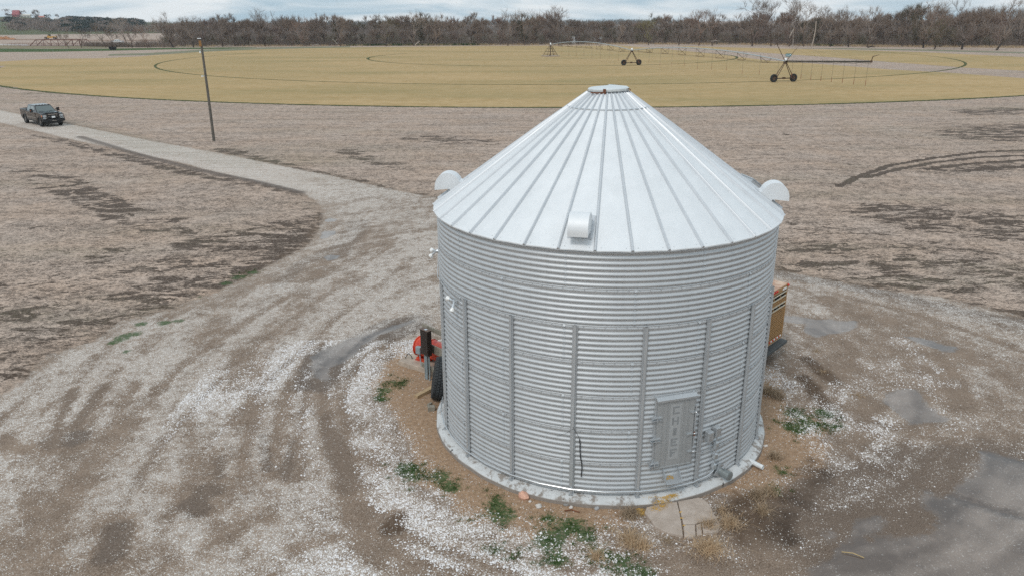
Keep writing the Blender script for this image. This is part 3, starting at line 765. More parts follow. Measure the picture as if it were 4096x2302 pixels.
# safety ring near the top
b = MB(); zr = ZB + 8.09
b.tube([bp(i * 2 * PI / 72, .967, zr) for i in range(73)], .019, 8, cap=False)
for i in range(NP):
    a = PH + i * 2 * PI / NP; b.tube([bp(a, .967, zr), bp(a, .967, roof_z(.967) + .03)], .007, 5)
b.build('safety_ring', M_SHINY, BIN, smooth=True)
# cap
b = MB()
b.lathe([(.44, roof_z(.46) - .03), (.43, 8.66), (.41, 8.66), (.41, roof_z(.46) - .05)], n=36)
b.build('collar', M_STIF, BIN, smooth=True)
b = MB(); vs = []; n_ = 14
rim = [(math.cos(2 * PI * (k + .5) / n_), math.sin(2 * PI * (k + .5) / n_)) for k in range(n_)]
for rr_, z_ in ((.485, 8.64), (.495, 8.655), (.495, 8.70), (.46, 8.725), (.0, 8.775)):
    vs += [(rr_ * x, rr_ * y, z_ + .015 * x) for x, y in rim]
b.add(vs, [(i * n_ + k, i * n_ + (k + 1) % n_, (i + 1) * n_ + (k + 1) % n_, (i + 1) * n_ + k) for i in range(4) for k in range(n_)])
M_CAP = steel('roof_lid_steel', (.70, .73, .73), .42, .4, .2, .25, (.40, .42, .38), .5)
lid = b.build('roof_lid', M_CAP, BIN, smooth=True, angle=25)
b = MB(); b.box((-.15, -.49, 8.66), (.06, .05, .11)); b.box((-.30, -.44, 8.625), (.34, .03, .025), rz=-.3); b.build('lid_latch', M_RUST, lid)
b = MB(); b.tube([(.44, -.22, 8.70), (.50, -.20, 8.68), (.47, -.24, 8.60), (.42, -.26, 8.58)], .012, 6)
b.build('lid_clasp', M_RUST, lid)
# curved hood vents on the roof
def vent(a, r, w=.41):
    o, out, side, up = frame(a, r, roof_z(r))
    poly = [(-.30, .28)]
    for k in range(25):
        t = PI * (.86 - .86 * k / 24); poly.append((.10 + .355 * math.cos(t), .14 + .40 * math.sin(t)))
    poly += [(.455, .06), (.05, .10), (.02, .03), (.10, -.09)]
    poly = [(p[0] * .93, p[1] * .90 - .04) for p in poly]
    b = MB(); b.prism(poly, o, out, up, side, w)
    v = b.build('roof_vent', M_ROOF, BIN, smooth=True, angle=30)
    b = MB(); sl = (out - up * SLOPE).normalized(); nm = (up + out * SLOPE).normalized()
    hw = w / 2 + .045; c = o + nm * .012 - sl * .16
    b.add([c + sl * x + side * y + nm * z for z in (-.006, .006) for x, y in ((-.30, -hw), (.33, -hw), (.33, hw), (-.30, hw))], [(3, 2, 1, 0), (4, 5, 6, 7), (0, 1, 5, 4), (1, 2, 6, 5), (2, 3, 7, 6), (3, 0, 4, 7)])
    for y in (-hw + .02, hw - .02):
        for x in (-.22, -.05, .12, .29): b.ball(c + sl * x + side * y + nm * .008, .009, 6, 3)
    b.build('vent_flange', M_RIBM, v)
    return v
for a_, r_ in ((-13.8, 3.90), (81, 3.97), (-95, 3.84)): vent(rad(a_), r_)
b = MB(); o, out, side, up = frame(rad(100), 3.9, roof_z(3.9))
sl = (out - up * SLOPE).normalized(); nm = (up + out * SLOPE).normalized()
Mh = Matrix((sl, side, nm)).transposed()
b.box(o + nm * .07, (.46, .62, .15), M=Mh); b.box(o + nm * .155, (.52, .68, .02), M=Mh)
b.build('roof_hatch', M_STIF, BIN)
# stiffeners: hat shaped uprights
M_BOLTH = M_SHINY
s_prof = [(-.058, .0), (-.058, .004), (-.031, .004), (-.027, .050), (.027, .050), (.031, .004), (.058, .004), (.058, .0), (.028, .0), (.023, .046), (-.023, .046), (-.028, .0)]
b = MB(); z0, z1 = ZB - .02, ZB + 5 * RING
b.add([(x, -(R0 + .021 + y), z) for z in (z0, z1) for x, y in s_prof], [(k, (k + 1) % 12, 12 + (k + 1) % 12, 12 + k) for k in range(12)] + [(0, 1, 2, 9, 10, 5, 6, 7, 8)[:0] or (12, 13, 14, 21)[:4]])
b.f = [f for f in b.f if len(f) == 4][:12]
b.add([(x, -(R0 + .021 + y), z1) for x, y in s_prof], [(0, 11, 2, 1), (11, 10, 3, 2), (10, 9, 4, 3), (9, 8, 5, 4), (8, 7, 6, 5)])
for k in range(int((z1 - z0) / .116)):
    for x in (-.045, .045):
        b.ball((x, -(R0 + .024), z0 + .09 + k * .116), .0095, 6, 3)
for zz_ in (ZB + RING - .0, ZB + 3 * RING):
    for x in (-.018, .018):
        for d in (-.03, .03): b.ball((x, -(R0 + .070), zz_ + d), .009, 6, 3)
b.box((0, -(R0 + .060), ZB + RING), (.058, .006, .16)); b.box((0, -(R0 + .060), ZB + 3 * RING), (.058, .006, .16))
b.box((0, -(R0 + .06), ZB - .01), (.10, .09, .012)); b.tube([(0.0, -(R0 + .09), ZB - .03), (0.0, -(R0 + .09), ZB + .05)], .010, 6)
st0 = b.build('stiffener', M_STIF, BIN)
for i in range(18):
    s = st0 if i == 0 else st0.copy()
    if i: COL.objects.link(s); s.parent = BIN
    s.rotation_euler = (0, 0, -.244469 + i * 2 * PI / 18)
# door
da, dz0, dz1 = rad(16.65), .88, 2.56
o, out, side, up = frame(da, R0 + .012, 0)
hw = .45
b = MB()
def dbox(b, x0, x1, z0, z1, d0, d1):
    c = o + side * (x0 + x1) / 2 + up * (z0 + z1) / 2 + out * (d0 + d1) / 2
    M = Matrix((side, out, up)).transposed()
    b.box(c, (x1 - x0, d1 - d0, z1 - z0), M=M)
dbox(b, -hw - .045, hw + .045, dz0 - .05, dz1 + .05, -.06, .012)
b.build('door_frame', M_STIF, BIN)
b = MB()
dbox(b, -hw, hw, dz0, dz1, .015, .045)
for x in (-.31, -.20, .20, .31):
    dbox(b, x - .008, x + .008, dz0 + .01, dz1 - .09, .045, .056)
dbox(b, -hw + .01, hw - .01, dz0 - .012, dz0 + .012, .03, .055)
door = b.build('door', M_DOOR, BIN, bevel=.004)
b = MB(); dbox(b, -.135, .125, dz0 + .17, dz1 - .15, .043, .049); b.build('name_panel', steel('name_panel_paint', (.47, .485, .49), .45, .35, .1), door)
b = MB()
pz = [(-hw - .03, 0), (hw + .03, 0)]
tz = dz1 + .035
c0 = [o + side * x for x in (-hw - .03, hw + .03)]
vs = []
for c in c0: vs += [c + up * (tz + .02) + out * .012, c + up * (tz - .03) + out * .10, c + up * (tz - .075) + out * .095, c + up * (tz - .04) + out * .03]
b.add(vs, [(0, 1, 5, 4), (1, 2, 6, 5), (2, 3, 7, 6), (3, 0, 4, 7), (3, 2, 1, 0), (4, 5, 6, 7)])
b.build('drip_cap', M_STIF, door)
# letters C H I E F raised on the door, reading downwards
LET = {'C': ['####', '#...', '#...', '#...', '####'], 'H': ['#..#', '#..#', '####', '#..#', '#..#'], 'I': ['.##.'] * 5, 'E': ['####', '#...', '###.', '#...', '####'], 'F': ['####', '#...', '###.', '#...', '#...']}
b = MB(); top = dz1 - .20; lh = .21; cw = .040; chh = .037
for li, ch in enumerate('CHIEF'):
    zt = top - li * .262
    for r_, row in enumerate(LET[ch]):
        x = 0
        while x < 4:
            if row[x] == '#':
                x1 = x
                while x1 < 4 and row[x1] == '#': x1 += 1
                dbox(b, -.085 + x * cw, -.085 + x1 * cw, zt - (r_ + 1) * chh, zt - r_ * chh, .049, .054)
                x = x1
            else: x += 1
b.build('lettering', plain('raised_letter', (.27, .28, .285), .55, .2, var=.06), door)
for z in (2.12, 1.60, .99):
    b = MB(); dbox(b, -hw - .13, -hw + .10, z - .035, z - .027, .03, .085); dbox(b, -hw - .13, -hw + .10, z + .027, z + .035, .03, .085); dbox(b, -hw - .13, -hw + .10, z - .035, z + .035, .012, .03)
    b.tube([o + side * (-hw - .01) + up * (z - .06) + out * .07, o + side * (-hw - .01) + up * (z + .06) + out * .07], .012, 6)
    b.build('hinge', M_STIF, door)
for z, l_ in ((2.15, .10), (1.62, .17), (1.17, .10)):
    b = MB(); dbox(b, hw - l_, hw + .03, z - .012, z + .014, .05, .075); b.ball(o + side * (hw + .03) + up * z + out * .07, .022, 8, 5)
    b.build('door_latch', M_SHINY if z != 1.62 else [M_SHINY][0], door)
b = MB(); dbox(b, hw + .015, hw + .045, 1.30, 2.30, .012, .055); b.build('latch_rod', M_STIF, BIN)
b = MB(); dbox(b, hw + .012, hw + .05, 1.56, 1.66, .05, .062); b.build('rust_patch', M_RUST, BIN)
# small grain opening with a sloping tray and yellow corn
o2, ot, sd, upv = frame(rad(16.4), R0 + .012, 0)
b = MB(); Md = Matrix((sd, ot, upv)).transposed()
for x in (-.185, .185):
    b.add([o2 + sd * (x + e) + ot * d + upv * z for e in (-.003, .003) for d, z in ((0, .86), (0, .60), (.26, .545), (.20, .60))], [(0, 1, 2, 3), (7, 6, 5, 4), (0, 4, 5, 1), (1, 5, 6, 2), (2, 6, 7, 3), (3, 7, 4, 0)])
b.add([o2 + sd * x + ot * d + upv * z for x, d, z in ((-.185, 0, .602), (.185, 0, .602), (.185, .26, .552), (-.185, .26, .552), (-.185, 0, .596), (.185, 0, .596), (.185, .26, .546), (-.185, .26, .546))], [(0, 1, 2, 3), (7, 6, 5, 4), (3, 2, 6, 7)])
tray = b.build('grain_chute', M_STIF, BIN)
M_CORN = plain('yellow_corn', (.56, .34, .07), .8, var=.3, scale=60)
random.seed(5)
b = MB()
for k in range(60):
    x = random.uniform(-.17, .05) * random.random() ** .3; d = random.uniform(.01, .12)
    b.ball(o2 + sd * (x) + ot * d + upv * (.612 - d * .19), .008, 5, 3)
tag(b.build('corn', M_CORN, tray), kind='stuff')
# switch boxes and fittings down to the conduit
def wbox(name, a, z, w, h, d, mat, parent=BIN, r=R0 + .03):
    b = MB(); o, out, side, up = frame(rad(a), r, z); M = Matrix((side, out, up)).transposed()
    b.box(o + out * d / 2, (w, d, h), M=M); ob = b.build(name, mat, parent, bevel=.006)
    b = MB(); b.box(o + out * (d + .004), (w * .82, .01, h * .84), M=M); b.box(o + up * (h / 2 + .004) + out * d * .5, (w * .5, d * .5, .008), M=M)
    b.build('box_cover', M_SHINY, ob)
    return ob
wbox('switch_box', 28.9, 1.44, .165, .235, .13, M_STIF); wbox('switch_box', 31.9, 1.50, .155, .22, .13, M_STIF)
for a_, z_ in ((32.6, 1.13), (32.5, .83), (32.4, .56)): wbox('conduit_fitting', a_, z_, .095, .13, .085, M_SHINY)
b = MB()
b.tube([bp(rad(32.6), R0 + .075, z) for z in (1.38, 1.0, .7, .45)], .014, 8)
path = [bp(rad(32.4), R0 + .075, .52)]
for t in range(7):
    f = t / 6; path.append(bp(rad(32.4 - 6.0 * (1 - math.cos(f * PI / 2)) ), R0 + .085, .36 - .17 * 0 - (.03 + .0) * 0 + (.14 * (1 - math.sin(f * PI / 2)))))
for a_ in [24] + list(range(16, -100, -10)):
    path.append(bp(rad(a_), R0 + .105, .345 if a_ > -60 else .36))
b.tube(path, .0155, 8)
b.build('conduit', M_SHINY, BIN, smooth=True)
# unloading tube with its cap and slide gate
b = MB(); o, out, side, up = frame(rad(35.9), R0, .34)
dr = (out * 1.0 + side * .05 - up * .06).normalized()
Ml = Matrix((side, up, dr)).transposed()
b.lathe([(.0, -.15), (.098, -.15), (.098, .28), (.108, .28), (.108, .33), (.09, .335), (.0, .335)], o, Ml, 24)
b.build('unload_tube', steel('tube_steel', (.28, .31, .31), .45, .5, .3), BIN, smooth=True, angle=30)
b = MB(); M = Matrix((side, out, up)).transposed()
b.box(o + out * .07 - side * .02 + up * .02, (.30, .02, .30), M=M @ Matrix.Rotation(.5, 3, 'Y')); b.box(o + out * .16 + up * .17 + side * .05, (.22, .05, .03), M=M @ Matrix.Rotation(-.35, 3, 'Y'))
b.build('slide_gate', M_STIF, BIN)
# white drain pipe through the foundation
b = MB(); g = G(3001, 1842, .10) - Vector((BX, BY, 0)); g2 = G(3052, 1868, .08) - Vector((BX, BY, 0))
dv = (g2 - g).normalized(); Ml = Matrix((dv.cross(Vector((0, 0, 1))).normalized(), dv.cross(dv.cross(Vector((0, 0, 1)))).normalized(), dv)).transposed()
b.lathe([(.0, -.2), (.058, -.2), (.058, (g2 - g).length), (.050, (g2 - g).length), (.050, (g2 - g).length - .12), (0, (g2 - g).length - .12)], g, Ml, 20)
b.build('drain_pipe', plain('white_pipe', (.70, .72, .72), .4, var=.15, scale=14), BIN, smooth=True, angle=30)
# hanging black cable
b = MB(); pts = [(-11.9, 1.60), (-11.7, 1.48), (-11.7, 1.35), (-11.5, 1.16), (-11.0, .98), (-10.95, .85), (-11.05, .74), (-11.1, .66)]
b.tube([bp(rad(a_), R0 + .045, z) for a_, z in pts], .012, 6)
b.tube([bp(rad(-13.8), R0 + .08, 1.9), bp(rad(-12.6), R0 + .05, 1.72), bp(rad(-11.9), R0 + .045, 1.60)], .004, 5)
b.tube([bp(rad(-13.8), R0 + .08, 1.86), bp(rad(-16.0), R0 + .03, 1.70), bp(rad(-19), R0 + .03, 1.60)], .003, 5)
b.build('black_cable', M_BLACK, BIN, smooth=True)
# twin floodlights with their wiring
M_BULB = plain('white_glass_bulb', (.82, .82, .80), .25, var=.03)
def floodlight(a, z, dirs):
    b = MB(); o, out, side, up = frame(rad(a), R0 + .05, z); M = Matrix((side, out, up)).transposed()
    b.lathe([(.0, .0), (.055, .0), (.055, .045), (0, .05)], o, Matrix((side, up, out)).transposed(), 14)
    for d in dirs:
        dv = (side * d[0] + out * d[1] + up * d[2]).normalized(); c = o + out * .05
        b.tube([c, c + dv * .08], .02, 8); b.tube([c + dv * .06, c + dv * .15], [.026, .034], 10)
    fx = b.build('floodlight', M_SHINY, BIN, smooth=True, angle=35)
    for d in dirs:
        dv = (side * d[0] + out * d[1] + up * d[2]).normalized(); c = o + out * .05 + dv * .14
        x_ = dv.cross(up if abs(dv.z) < .9 else out).normalized(); Ml = Matrix((x_, dv.cross(x_), dv)).transposed()
        b = MB(); b.lathe([(.028, .0), (.036, .025), (.062, .075), (.064, .095), (.05, .112), (0, .118)], c, Ml, 16)
        b.build('bulb', M_BULB, fx, smooth=True, angle=50)
floodlight(-59, 4.12, [(-1, .25, .05), (.15, .35, -1)])
floodlight(-92, 4.62, [(-.9, .7, -.15), (-.3, .75, -.75)])
b = MB(); b.tube([bp(rad(x), R0 + .05, z) for x, z in ((-92, 4.60), (-90.5, 4.35), (-87, 4.2), (-82, 4.15), (-76, 4.25), (-68, 4.22), (-60, 4.16))], .010, 6)
b.build('conduit', M_SHINY, BIN, smooth=True)

# ------------------------------------------------------------------ broken concrete slab at the door
M_SLAB = NT('old_slab_concrete')
_a = M_SLAB.noise(3, 6, .65); _f = M_SLAB.noise(60, 4, .7)
M_SLAB.set(color=M_SLAB.mix(M_SLAB.rng(M_SLAB.m('ADD', M_SLAB.m('MULTIPLY', _a, .6), M_SLAB.m('MULTIPLY', _f, .4)), .36, .64), (.33, .265, .215), (.52, .445, .385)), rough=.9)
M_SLAB.bump(_f, .4, .008); M_SLAB = M_SLAB.mat
SL = G(2720, 2080)
slab = thing('concrete_slab', 'cracked tan concrete slab on the ground below the grain bin door', 'slab', (SL.x, SL.y, 0))
def q4l(pts): return [q4(*p) for p in pts]
for pts, z in ((q4l([(1590, 525), (1640, 512), (1700, 500), (1783, 489), (1792, 530), (1800, 560), (1812, 635), (1822, 708), (1760, 696), (1700, 678), (1645, 650), (1610, 600), (1575, 560)]), .060),
               (q4l([(1790, 487), (1880, 470), (1925, 462), (1965, 480), (1995, 512), (2018, 560), (2040, 597), (1935, 618), (1900, 632), (1826, 634), (1812, 580), (1800, 530)]), .055),
               (q4l([(1829, 640), (1900, 637), (1904, 712), (1862, 719), (1830, 710)]), .048), (q4l([(1908, 638), (1938, 628), (1945, 700), (1912, 710)]), .042),
               (q4l([(1945, 625), (2045, 600), (2062, 640), (2048, 676), (2000, 690), (1952, 690)]), .050)):
    b = MB(); g = [G(x, y, z) - Vector((SL.x, SL.y, 0)) for x, y in pts]
    if sum((g[i].x * g[(i + 1) % len(g)].y - g[(i + 1) % len(g)].x * g[i].y) for i in range(len(g))) < 0: g = g[::-1]
    n_ = len(g); b.add([(p.x, p.y, p.z) for p in g] + [(p.x * 1.01, p.y * 1.01, -.06) for p in g], [tuple(range(n_))] + [(k, n_ + k, n_ + (k + 1) % n_, (k + 1) % n_) for k in range(n_)])
    b.build('slab_piece', M_SLAB, slab, bevel=.006)
def kernels(name, spots, seed, label):
    random.seed(seed); b = MB()
    for (x, y), w, n_, z in spots:
        c = G(x, y, z)
        for k in range(int(n_ * .55)):
            p = c + Vector((random.gauss(0, w), random.gauss(0, w * .55), 0)); s = random.uniform(.006, .011)
            b.ball((p.x, p.y, z + s * .4), s, 5, 3, (1, .8, .6))
    o = b.build(name, M_CORN); tag(o, label, 'spilled corn', kind='stuff')
kernels('spilled_corn', [((2572, 2050), .085, 700, .012), ((2560, 2036), .05, 260, .012), ((2620, 2030), .07, 120, .066), ((2650, 2022), .05, 120, .066), ((2640, 2036), .07, 40, .066), ((2722, 2046), .02, 60, .05), ((2726, 2070), .02, 60, .05), ((2736, 2100), .02, 50, .04)], 11, 'yellow corn kernels spilled over the slab and at its left corner')
kernels('spilled_corn', [((2600, 1982), .09, 160, .17), ((2660, 1985), .10, 420, .155), ((2690, 1978), .07, 260, .165), ((2640, 2004), .11, 320, .125)], 12, 'yellow corn kernels scattered on the white foundation ledge')
# ------------------------------------------------------------------ THINGS BESIDE THE BIN
M_WOOD = NT('weathered_wood')
_g = M_WOOD.noise(1.0, 6, .65, vec=M_WOOD.map(scale=(30, 30, 3))); _b = M_WOOD.noise(4, 5, .6)
M_WOOD.set(color=M_WOOD.mix(M_WOOD.rng(M_WOOD.m('ADD', M_WOOD.m('MULTIPLY', _g, .6), M_WOOD.m('MULTIPLY', _b, .4)), .35, .65), (.15, .135, .105), (.34, .31, .255)), rough=.9)
M_WOOD.bump(_g, .5, .01); M_WOOD = M_WOOD.mat
M_TIMB = plain('sawn_timber', (.40, .285, .165), .85, var=.25, scale=9)
M_RED = NT('fan_paint')
_n = M_RED.noise(4, 6, .65)
M_RED.set(color=M_RED.mix(M_RED.rng(_n, .4, .62), (.42, .020, .008), (.68, .070, .018)), rough=.35, coat=.2); M_RED = M_RED.mat
M_GREYP = plain('grey_enamel', (.24, .285, .30), .5, var=.1)
M_BROWNP = plain('brown_enamel', (.022, .014, .011), .5, var=.2)
M_BROWNT = plain('paler_brown_enamel', (.12, .075, .055), .6, var=.3, scale=15)  # cabinet top: paler, more mottled brown than the cabinet
M_CONC = plain('pad_concrete', (.40, .33, .265), .9, var=.2, scale=5, bump=.3)
FX = Vector((-2.76, 22.10, 0)); U = Vector((.83, -.558, 0)).normalized(); UV = Vector((.558, .83, 0)).normalized(); UP = Vector((0, 0, 1))
RZF = math.atan2(U.y, U.x)
pad = thing('concrete_pad', 'low tan concrete pad under the orange aeration fan', 'concrete pad', (FX.x, FX.y, 0), RZF)
b = MB(); b.box((.42, 0, .05), (2.1, 1.15, .20)); b.build('slab', M_CONC, pad, bevel=.012)
fan = thing('aeration_fan', 'orange red aeration fan on a concrete pad left of the grain bin', 'fan', (FX.x + .04, FX.y - .03, .14), RZF)
fan.scale = (.9, .9, .9)
b = MB()
b.lathe([(.335, -.30), (.36, -.30), (.36, -.26), (.335, -.255), (.335, .26), (.36, .265), (.36, .30), (.335, .30), (.325, .30), (.325, -.30)], (0, 0, .48), 'x', 36)
b.build('housing', M_RED, fan, smooth=True, angle=30)
b = MB(); vs = []; nn = 24
for x, rr_, sq in ((.30, .335, 0), (.75, .27, .5), (1.25, .22, 1)):
    for k in range(nn):
        t = 2 * PI * k / nn; c_, s_ = math.cos(t), math.sin(t); mx = max(abs(c_), abs(s_)); kx = (1 - sq) + sq / mx * .95
        vs.append((x, rr_ * c_ * kx * (1 + .4 * sq), .48 - .10 * sq + rr_ * s_ * kx))
b.add(vs, [(i * nn + k, i * nn + (k + 1) % nn, (i + 1) * nn + (k + 1) % nn, (i + 1) * nn + k) for i in range(2) for k in range(nn)])
b.box((1.45, 0, .38), (.5, .6, .44))
b.build('duct', M_RED, fan, smooth=True, angle=30)
b = MB(); b.box((0, 0, .09), (.5, .5, .10)); b.box((0, .22, .02), (.62, .06, .05)); b.box((0, -.22, .02), (.62, .06, .05)); b.build('base', M_RED, fan, bevel=.006)
b = MB(); b.lathe([(0, -.25), (.11, -.25), (.12, -.22), (.12, .12), (0, .14)], (0, 0, .48), 'x', 18)
for k in range(6):
    t = k * PI / 3; d = Vector((0, math.cos(t), math.sin(t))); e = Vector((0, -math.sin(t), math.cos(t)))
    p = Vector((.16, 0, .48)); b.add([p + d * .10 - e * .05, p + d * .10 + e * .05 + Vector((.05, 0, 0)), p + d * .31 + e * .07 + Vector((.06, 0, 0)), p + d * .31 - e * .06], [(0, 1, 2, 3), (3, 2, 1, 0)])
b.build('motor', M_DARK, fan)
b = MB(); b.box((.02, -.40, .52), (.20, .14, .27)); bx = b.build('control_box', M_GREYP, fan, bevel=.02)
b = MB(); b.tube([(.06, -.40, .40), (.08, -.41, .22), (.16, -.46, .02), (.38, -.56, -.10)], .022, 8); b.build('conduit', M_GREYP, bx, smooth=True)
b = MB(); b.box((-.13, -.35, .54), (.06, .01, .07)); b.build('sticker', M_WHITE, fan)
# rack of weathered posts and rails with an electric panel
A = Vector((-2.62, 21.25, 0)); B_ = Vector((-2.02, 20.62, 0)); dR = (B_ - A).normalized(); nR = Vector((-dR.y, dR.x, 0)); L_ = (B_ - A).length
if nR.y > 0: nR = -nR
rack = thing('wooden_rack', 'grey weathered wooden post rack standing between the fan and the grain bin', 'rack', (A.x, A.y, 0), math.atan2(dR.y, dR.x))
def rackb(name, c, size, mat=None):
    b = MB(); b.box(c, size); return b.build(name, mat or M_WOOD, rack, bevel=.005)
rackb('post', (0, 0, .70), (.10, .10, 1.5)); rackb('post', (L_, .02, .80), (.10, .10, 1.75))
rackb('rail', (L_ / 2 - .05, .07, 1.56), (L_ + .35, .04, .14)); rackb('rail', (L_ / 2 + .05, .07, .98), (L_ + .15, .04, .16)); rackb('rail', (L_ / 2 + .05, .07, .84), (L_ + .1, .035, .10)); rackb('rail', (.16, -.07, .34), (.62, .04, .15))
panel = thing('electric_panel', 'dark brown electric breaker panel box mounted on the wooden rack', 'panel box', (A.x, A.y, 0), math.atan2(dR.y, dR.x))
b = MB(); b.box((.22, -.14, 1.20), (.36, .14, .80)); b.box((.22, -.22, 1.20), (.33, .02, .76)); b.build('cabinet', M_BROWNP, panel, bevel=.008)
b = MB(); b.box((.22, -.15, 1.608), (.37, .17, .012)); tp = b.build('cabinet_top', M_BROWNT, panel)
b = MB(); b.box((.24, -.15, 1.62), (.10, .08, .006)); b.build('hasp', M_SHINY, tp)
for x, r_ in ((.12, .022), (.20, .035), (.33, .022)):
    b = MB(); b.tube([(x, -.14, .82), (x + .01, -.15, .3), (x + .04, -.18, -.05)], r_, 8); b.build('conduit', M_GREYP, panel, smooth=True)
# tractor tyre leaning on the wall
M_TYRE = plain('tyre_rubber', (.020, .022, .023), .75, var=.3, scale=12)
def make_tyre_mesh(b, R_, w, rim, lugs=0, o=(0, 0, 0)):
    prof = [(rim, -w * .36), (R_ * .80, -w * .5), (R_ * .93, -w * .47), (R_ * .975, -w * .36), (R_, 0), (R_ * .975, w * .36), (R_ * .93, w * .47), (R_ * .80, w * .5), (rim, w * .36), (rim - .015, 0)]
    b.lathe(prof, o, 'y', 40, close=True)
tyre = thing('tractor_tyre', 'large black tractor tyre leaning against the left side of the grain bin', 'tyre', (-2.15, 19.80, 0))
tyre.rotation_euler = (rad(11), 0, rad(95))
b = MB(); R_t, w_t = .60, .46
make_tyre_mesh(b, R_t, w_t, .30, o=(0, 0, R_t))
b.build('casing', M_TYRE, tyre, smooth=True, angle=45)
b = MB()
for k in range(44):
    t = 2 * PI * k / 44
    for j in range(5):
        y = -.18 + j * .09; tt = t + (.5 if j % 2 else 0) * 2 * PI / 44
        d = Vector((math.cos(tt), 0, math.sin(tt))); e = Vector((-math.sin(tt), 0, math.cos(tt)))
        M = Matrix((e, Vector((0, 1, 0)), d)).transposed(); drop = .012 if abs(j - 2) < 2 else .035
        b.box(Vector((0, y, R_t)) + d * (R_t - drop + .010), (.066, .074, .045), M=M)
b.build('tread', plain('tread_rubber', (.035, .040, .043), .7, var=.25), tyre)
wb = thing('timber', 'short sawn wooden timber lying under the leaning tyre', 'timber', (*G(1682, 1582)[:2], .0), rad(48))
b = MB(); b.box((.30, 0, .06), (.95, .14, .11), M=Matrix.Rotation(-.06, 3, 'Y')); b.build('beam', M_TIMB, wb, bevel=.006)
bk = thing('wooden_block', 'squared grey wooden block on the dirt below the tyre', 'wood block', (*G(1726, 1640)[:2], 0), rad(8))
b = MB(); b.box((0, .03, .055), (.20, .15, .15)); b.build('block', M_WOOD, bk, bevel=.012)
bk2 = thing('wooden_block', 'small wooden offcut between the tyre and the squared block', 'wood block', (*G(1719, 1619)[:2], 0), rad(60))
b = MB(); b.box((0, 0, .03), (.17, .07, .07)); b.build('block', M_WOOD, bk2, bevel=.006)
b = MB()
pts = [G(1625, 1440, .05), G(1622, 1428, .18), G(1632, 1412, .30), G(1646, 1422, .26), G(1652, 1445, .04), G(1668, 1464, .03), G(1700, 1472, .03)]
b.tube(pts, .013, 6); b.tube([G(1622, 1436, .03), G(1628, 1455, .03), G(1655, 1470, .03), G(1695, 1478, .03)], .013, 6)
tag(b.build('black_hose', M_BLACK, smooth=True), 'black hose looped on the dirt beside the fan pad', 'hose')
# stones
def rock(name, px, size, mat, label, seed, sc=(1, 1, .75)):
    random.seed(seed); b = MB(); b.ball((0, 0, 0), 1, 9, 6)
    p = G(*px); vs = []
    for v in b.v:
        f = 1 + .22 * math.sin(v[0] * 3.1 + seed) * math.cos(v[1] * 2.7 + seed * 2) + random.uniform(-.10, .10)
        vs.append((v[0] * size * sc[0] * f, v[1] * size * sc[1] * f, v[2] * size * sc[2] * f + size * sc[2] * .55))
    b.v = vs; o = b.build(name, mat, None); o.location = p; tag(o, label, 'rock'); return o
M_PINK = plain('pink_granite', (.62, .36, .26), .85, var=.3, scale=14)
M_PALE = plain('pale_limestone', (.60, .56, .52), .9, var=.15, scale=12)
rock('rock', (2096, 1988), .125, M_PINK, 'biggest rock, pink and blocky, beside the foundation of the grain bin', 3)
rock('rock', (2155, 2027), .075, M_PALE, 'pale rock second in size, right of and below the pink rock', 5)
rock('rock', (2120, 2005), .032, M_PALE, 'small pale stone touching the pink rock', 8)
rock('rock', (2387, 2034), .055, plain('grey_stone', (.36, .36, .36), .9), 'smooth grey stone at the foot of the foundation below the black cable', 6)
rock('rock', (2263, 2020), .055, plain('slate_stone', (.26, .25, .24), .9), 'dark slate stone leaning at the foundation right of the pink rock', 9, (1.2, .5, .6))
rock('rock', (2284, 2030), .045, M_PALE, 'white stone in front of the dark slate stone', 10)
rock('rock', (3062, 1784), .055, M_PALE, 'pale square stone on sand right of the grain bin', 12, (1.2, .8, .6))
b = MB(); b.tube([G(2258, 2040, .02), G(2285, 2036, .035), G(2318, 2046, .02)], .014, 6)
tag(b.build('metal_strap', M_RUST), 'curved rusty metal strap on the sand below the foundation', 'scrap')
b = MB(); b.tube([G(3152, 1632, .03), G(3170, 1652, .06), G(3196, 1672, .03)], .012, 5); b.tube([G(3165, 1648, .05), G(3186, 1650, .04)], .006, 4)
tag(b.build('fallen_stick', M_WOOD), 'grey stick on the grass right of the grain bin', 'stick')
# loose debris on the mud
rd = random.Random(4)
b = MB(); c = G(3412, 2218)
b.tube([c + Vector((-.20, .08, .02)), c + Vector((0, .02, .035)), c + Vector((.18, -.10, .015))], .010, 5)
tag(b.build('corn_stalk', plain('straw', (.45, .33, .16), .9)), 'yellow piece of corn stalk on the wet grey mud', 'stalk')

# ------------------------------------------------------------------ UTILITY POLE
pb = G(856, 565)
pole = thing('utility_pole', 'tall bare weathered wooden utility pole beside the gravel road', 'utility pole', tuple(pb))
top = at_dist(803, 160, pb.xy.length - .4) - pb
b = MB(); b.tube([(0, 0, -.4), tuple(top * .5 + Vector((.02, 0, 0))), tuple(top)], [.13, .11, .09], 14); b.build('shaft', plain('old_pole_wood', (.120, .108, .092), .9, var=.35, scale=4), pole, smooth=True)
b = MB(); b.box(top * .965 + Vector((-.05, -.10, 0)), (.20, .07, .50)); b.build('marker_board', plain('marker_paint', (.26, .13, .04), .7, var=.25, scale=4), pole)
b = MB(); b.box(top + Vector((-.10, -.06, .12)), (.30, .12, .06)); b.build('top_bracket', M_WHITE, pole)
b = MB(); b.box(top * .885 + Vector((-.16, -.08, 0)), (.10, .12, .18)); b.build('junction_box', M_WHITE, pole)
b = MB(); b.tube([top * .655 + Vector((-.05, -.05, 0)), top * .655 + Vector((-.30, -.12, -.04))], .025, 6); b.ball(top * .655 + Vector((-.26, -.12, -.03)), .07, 8, 5); b.build('insulator', M_WHITE, pole)

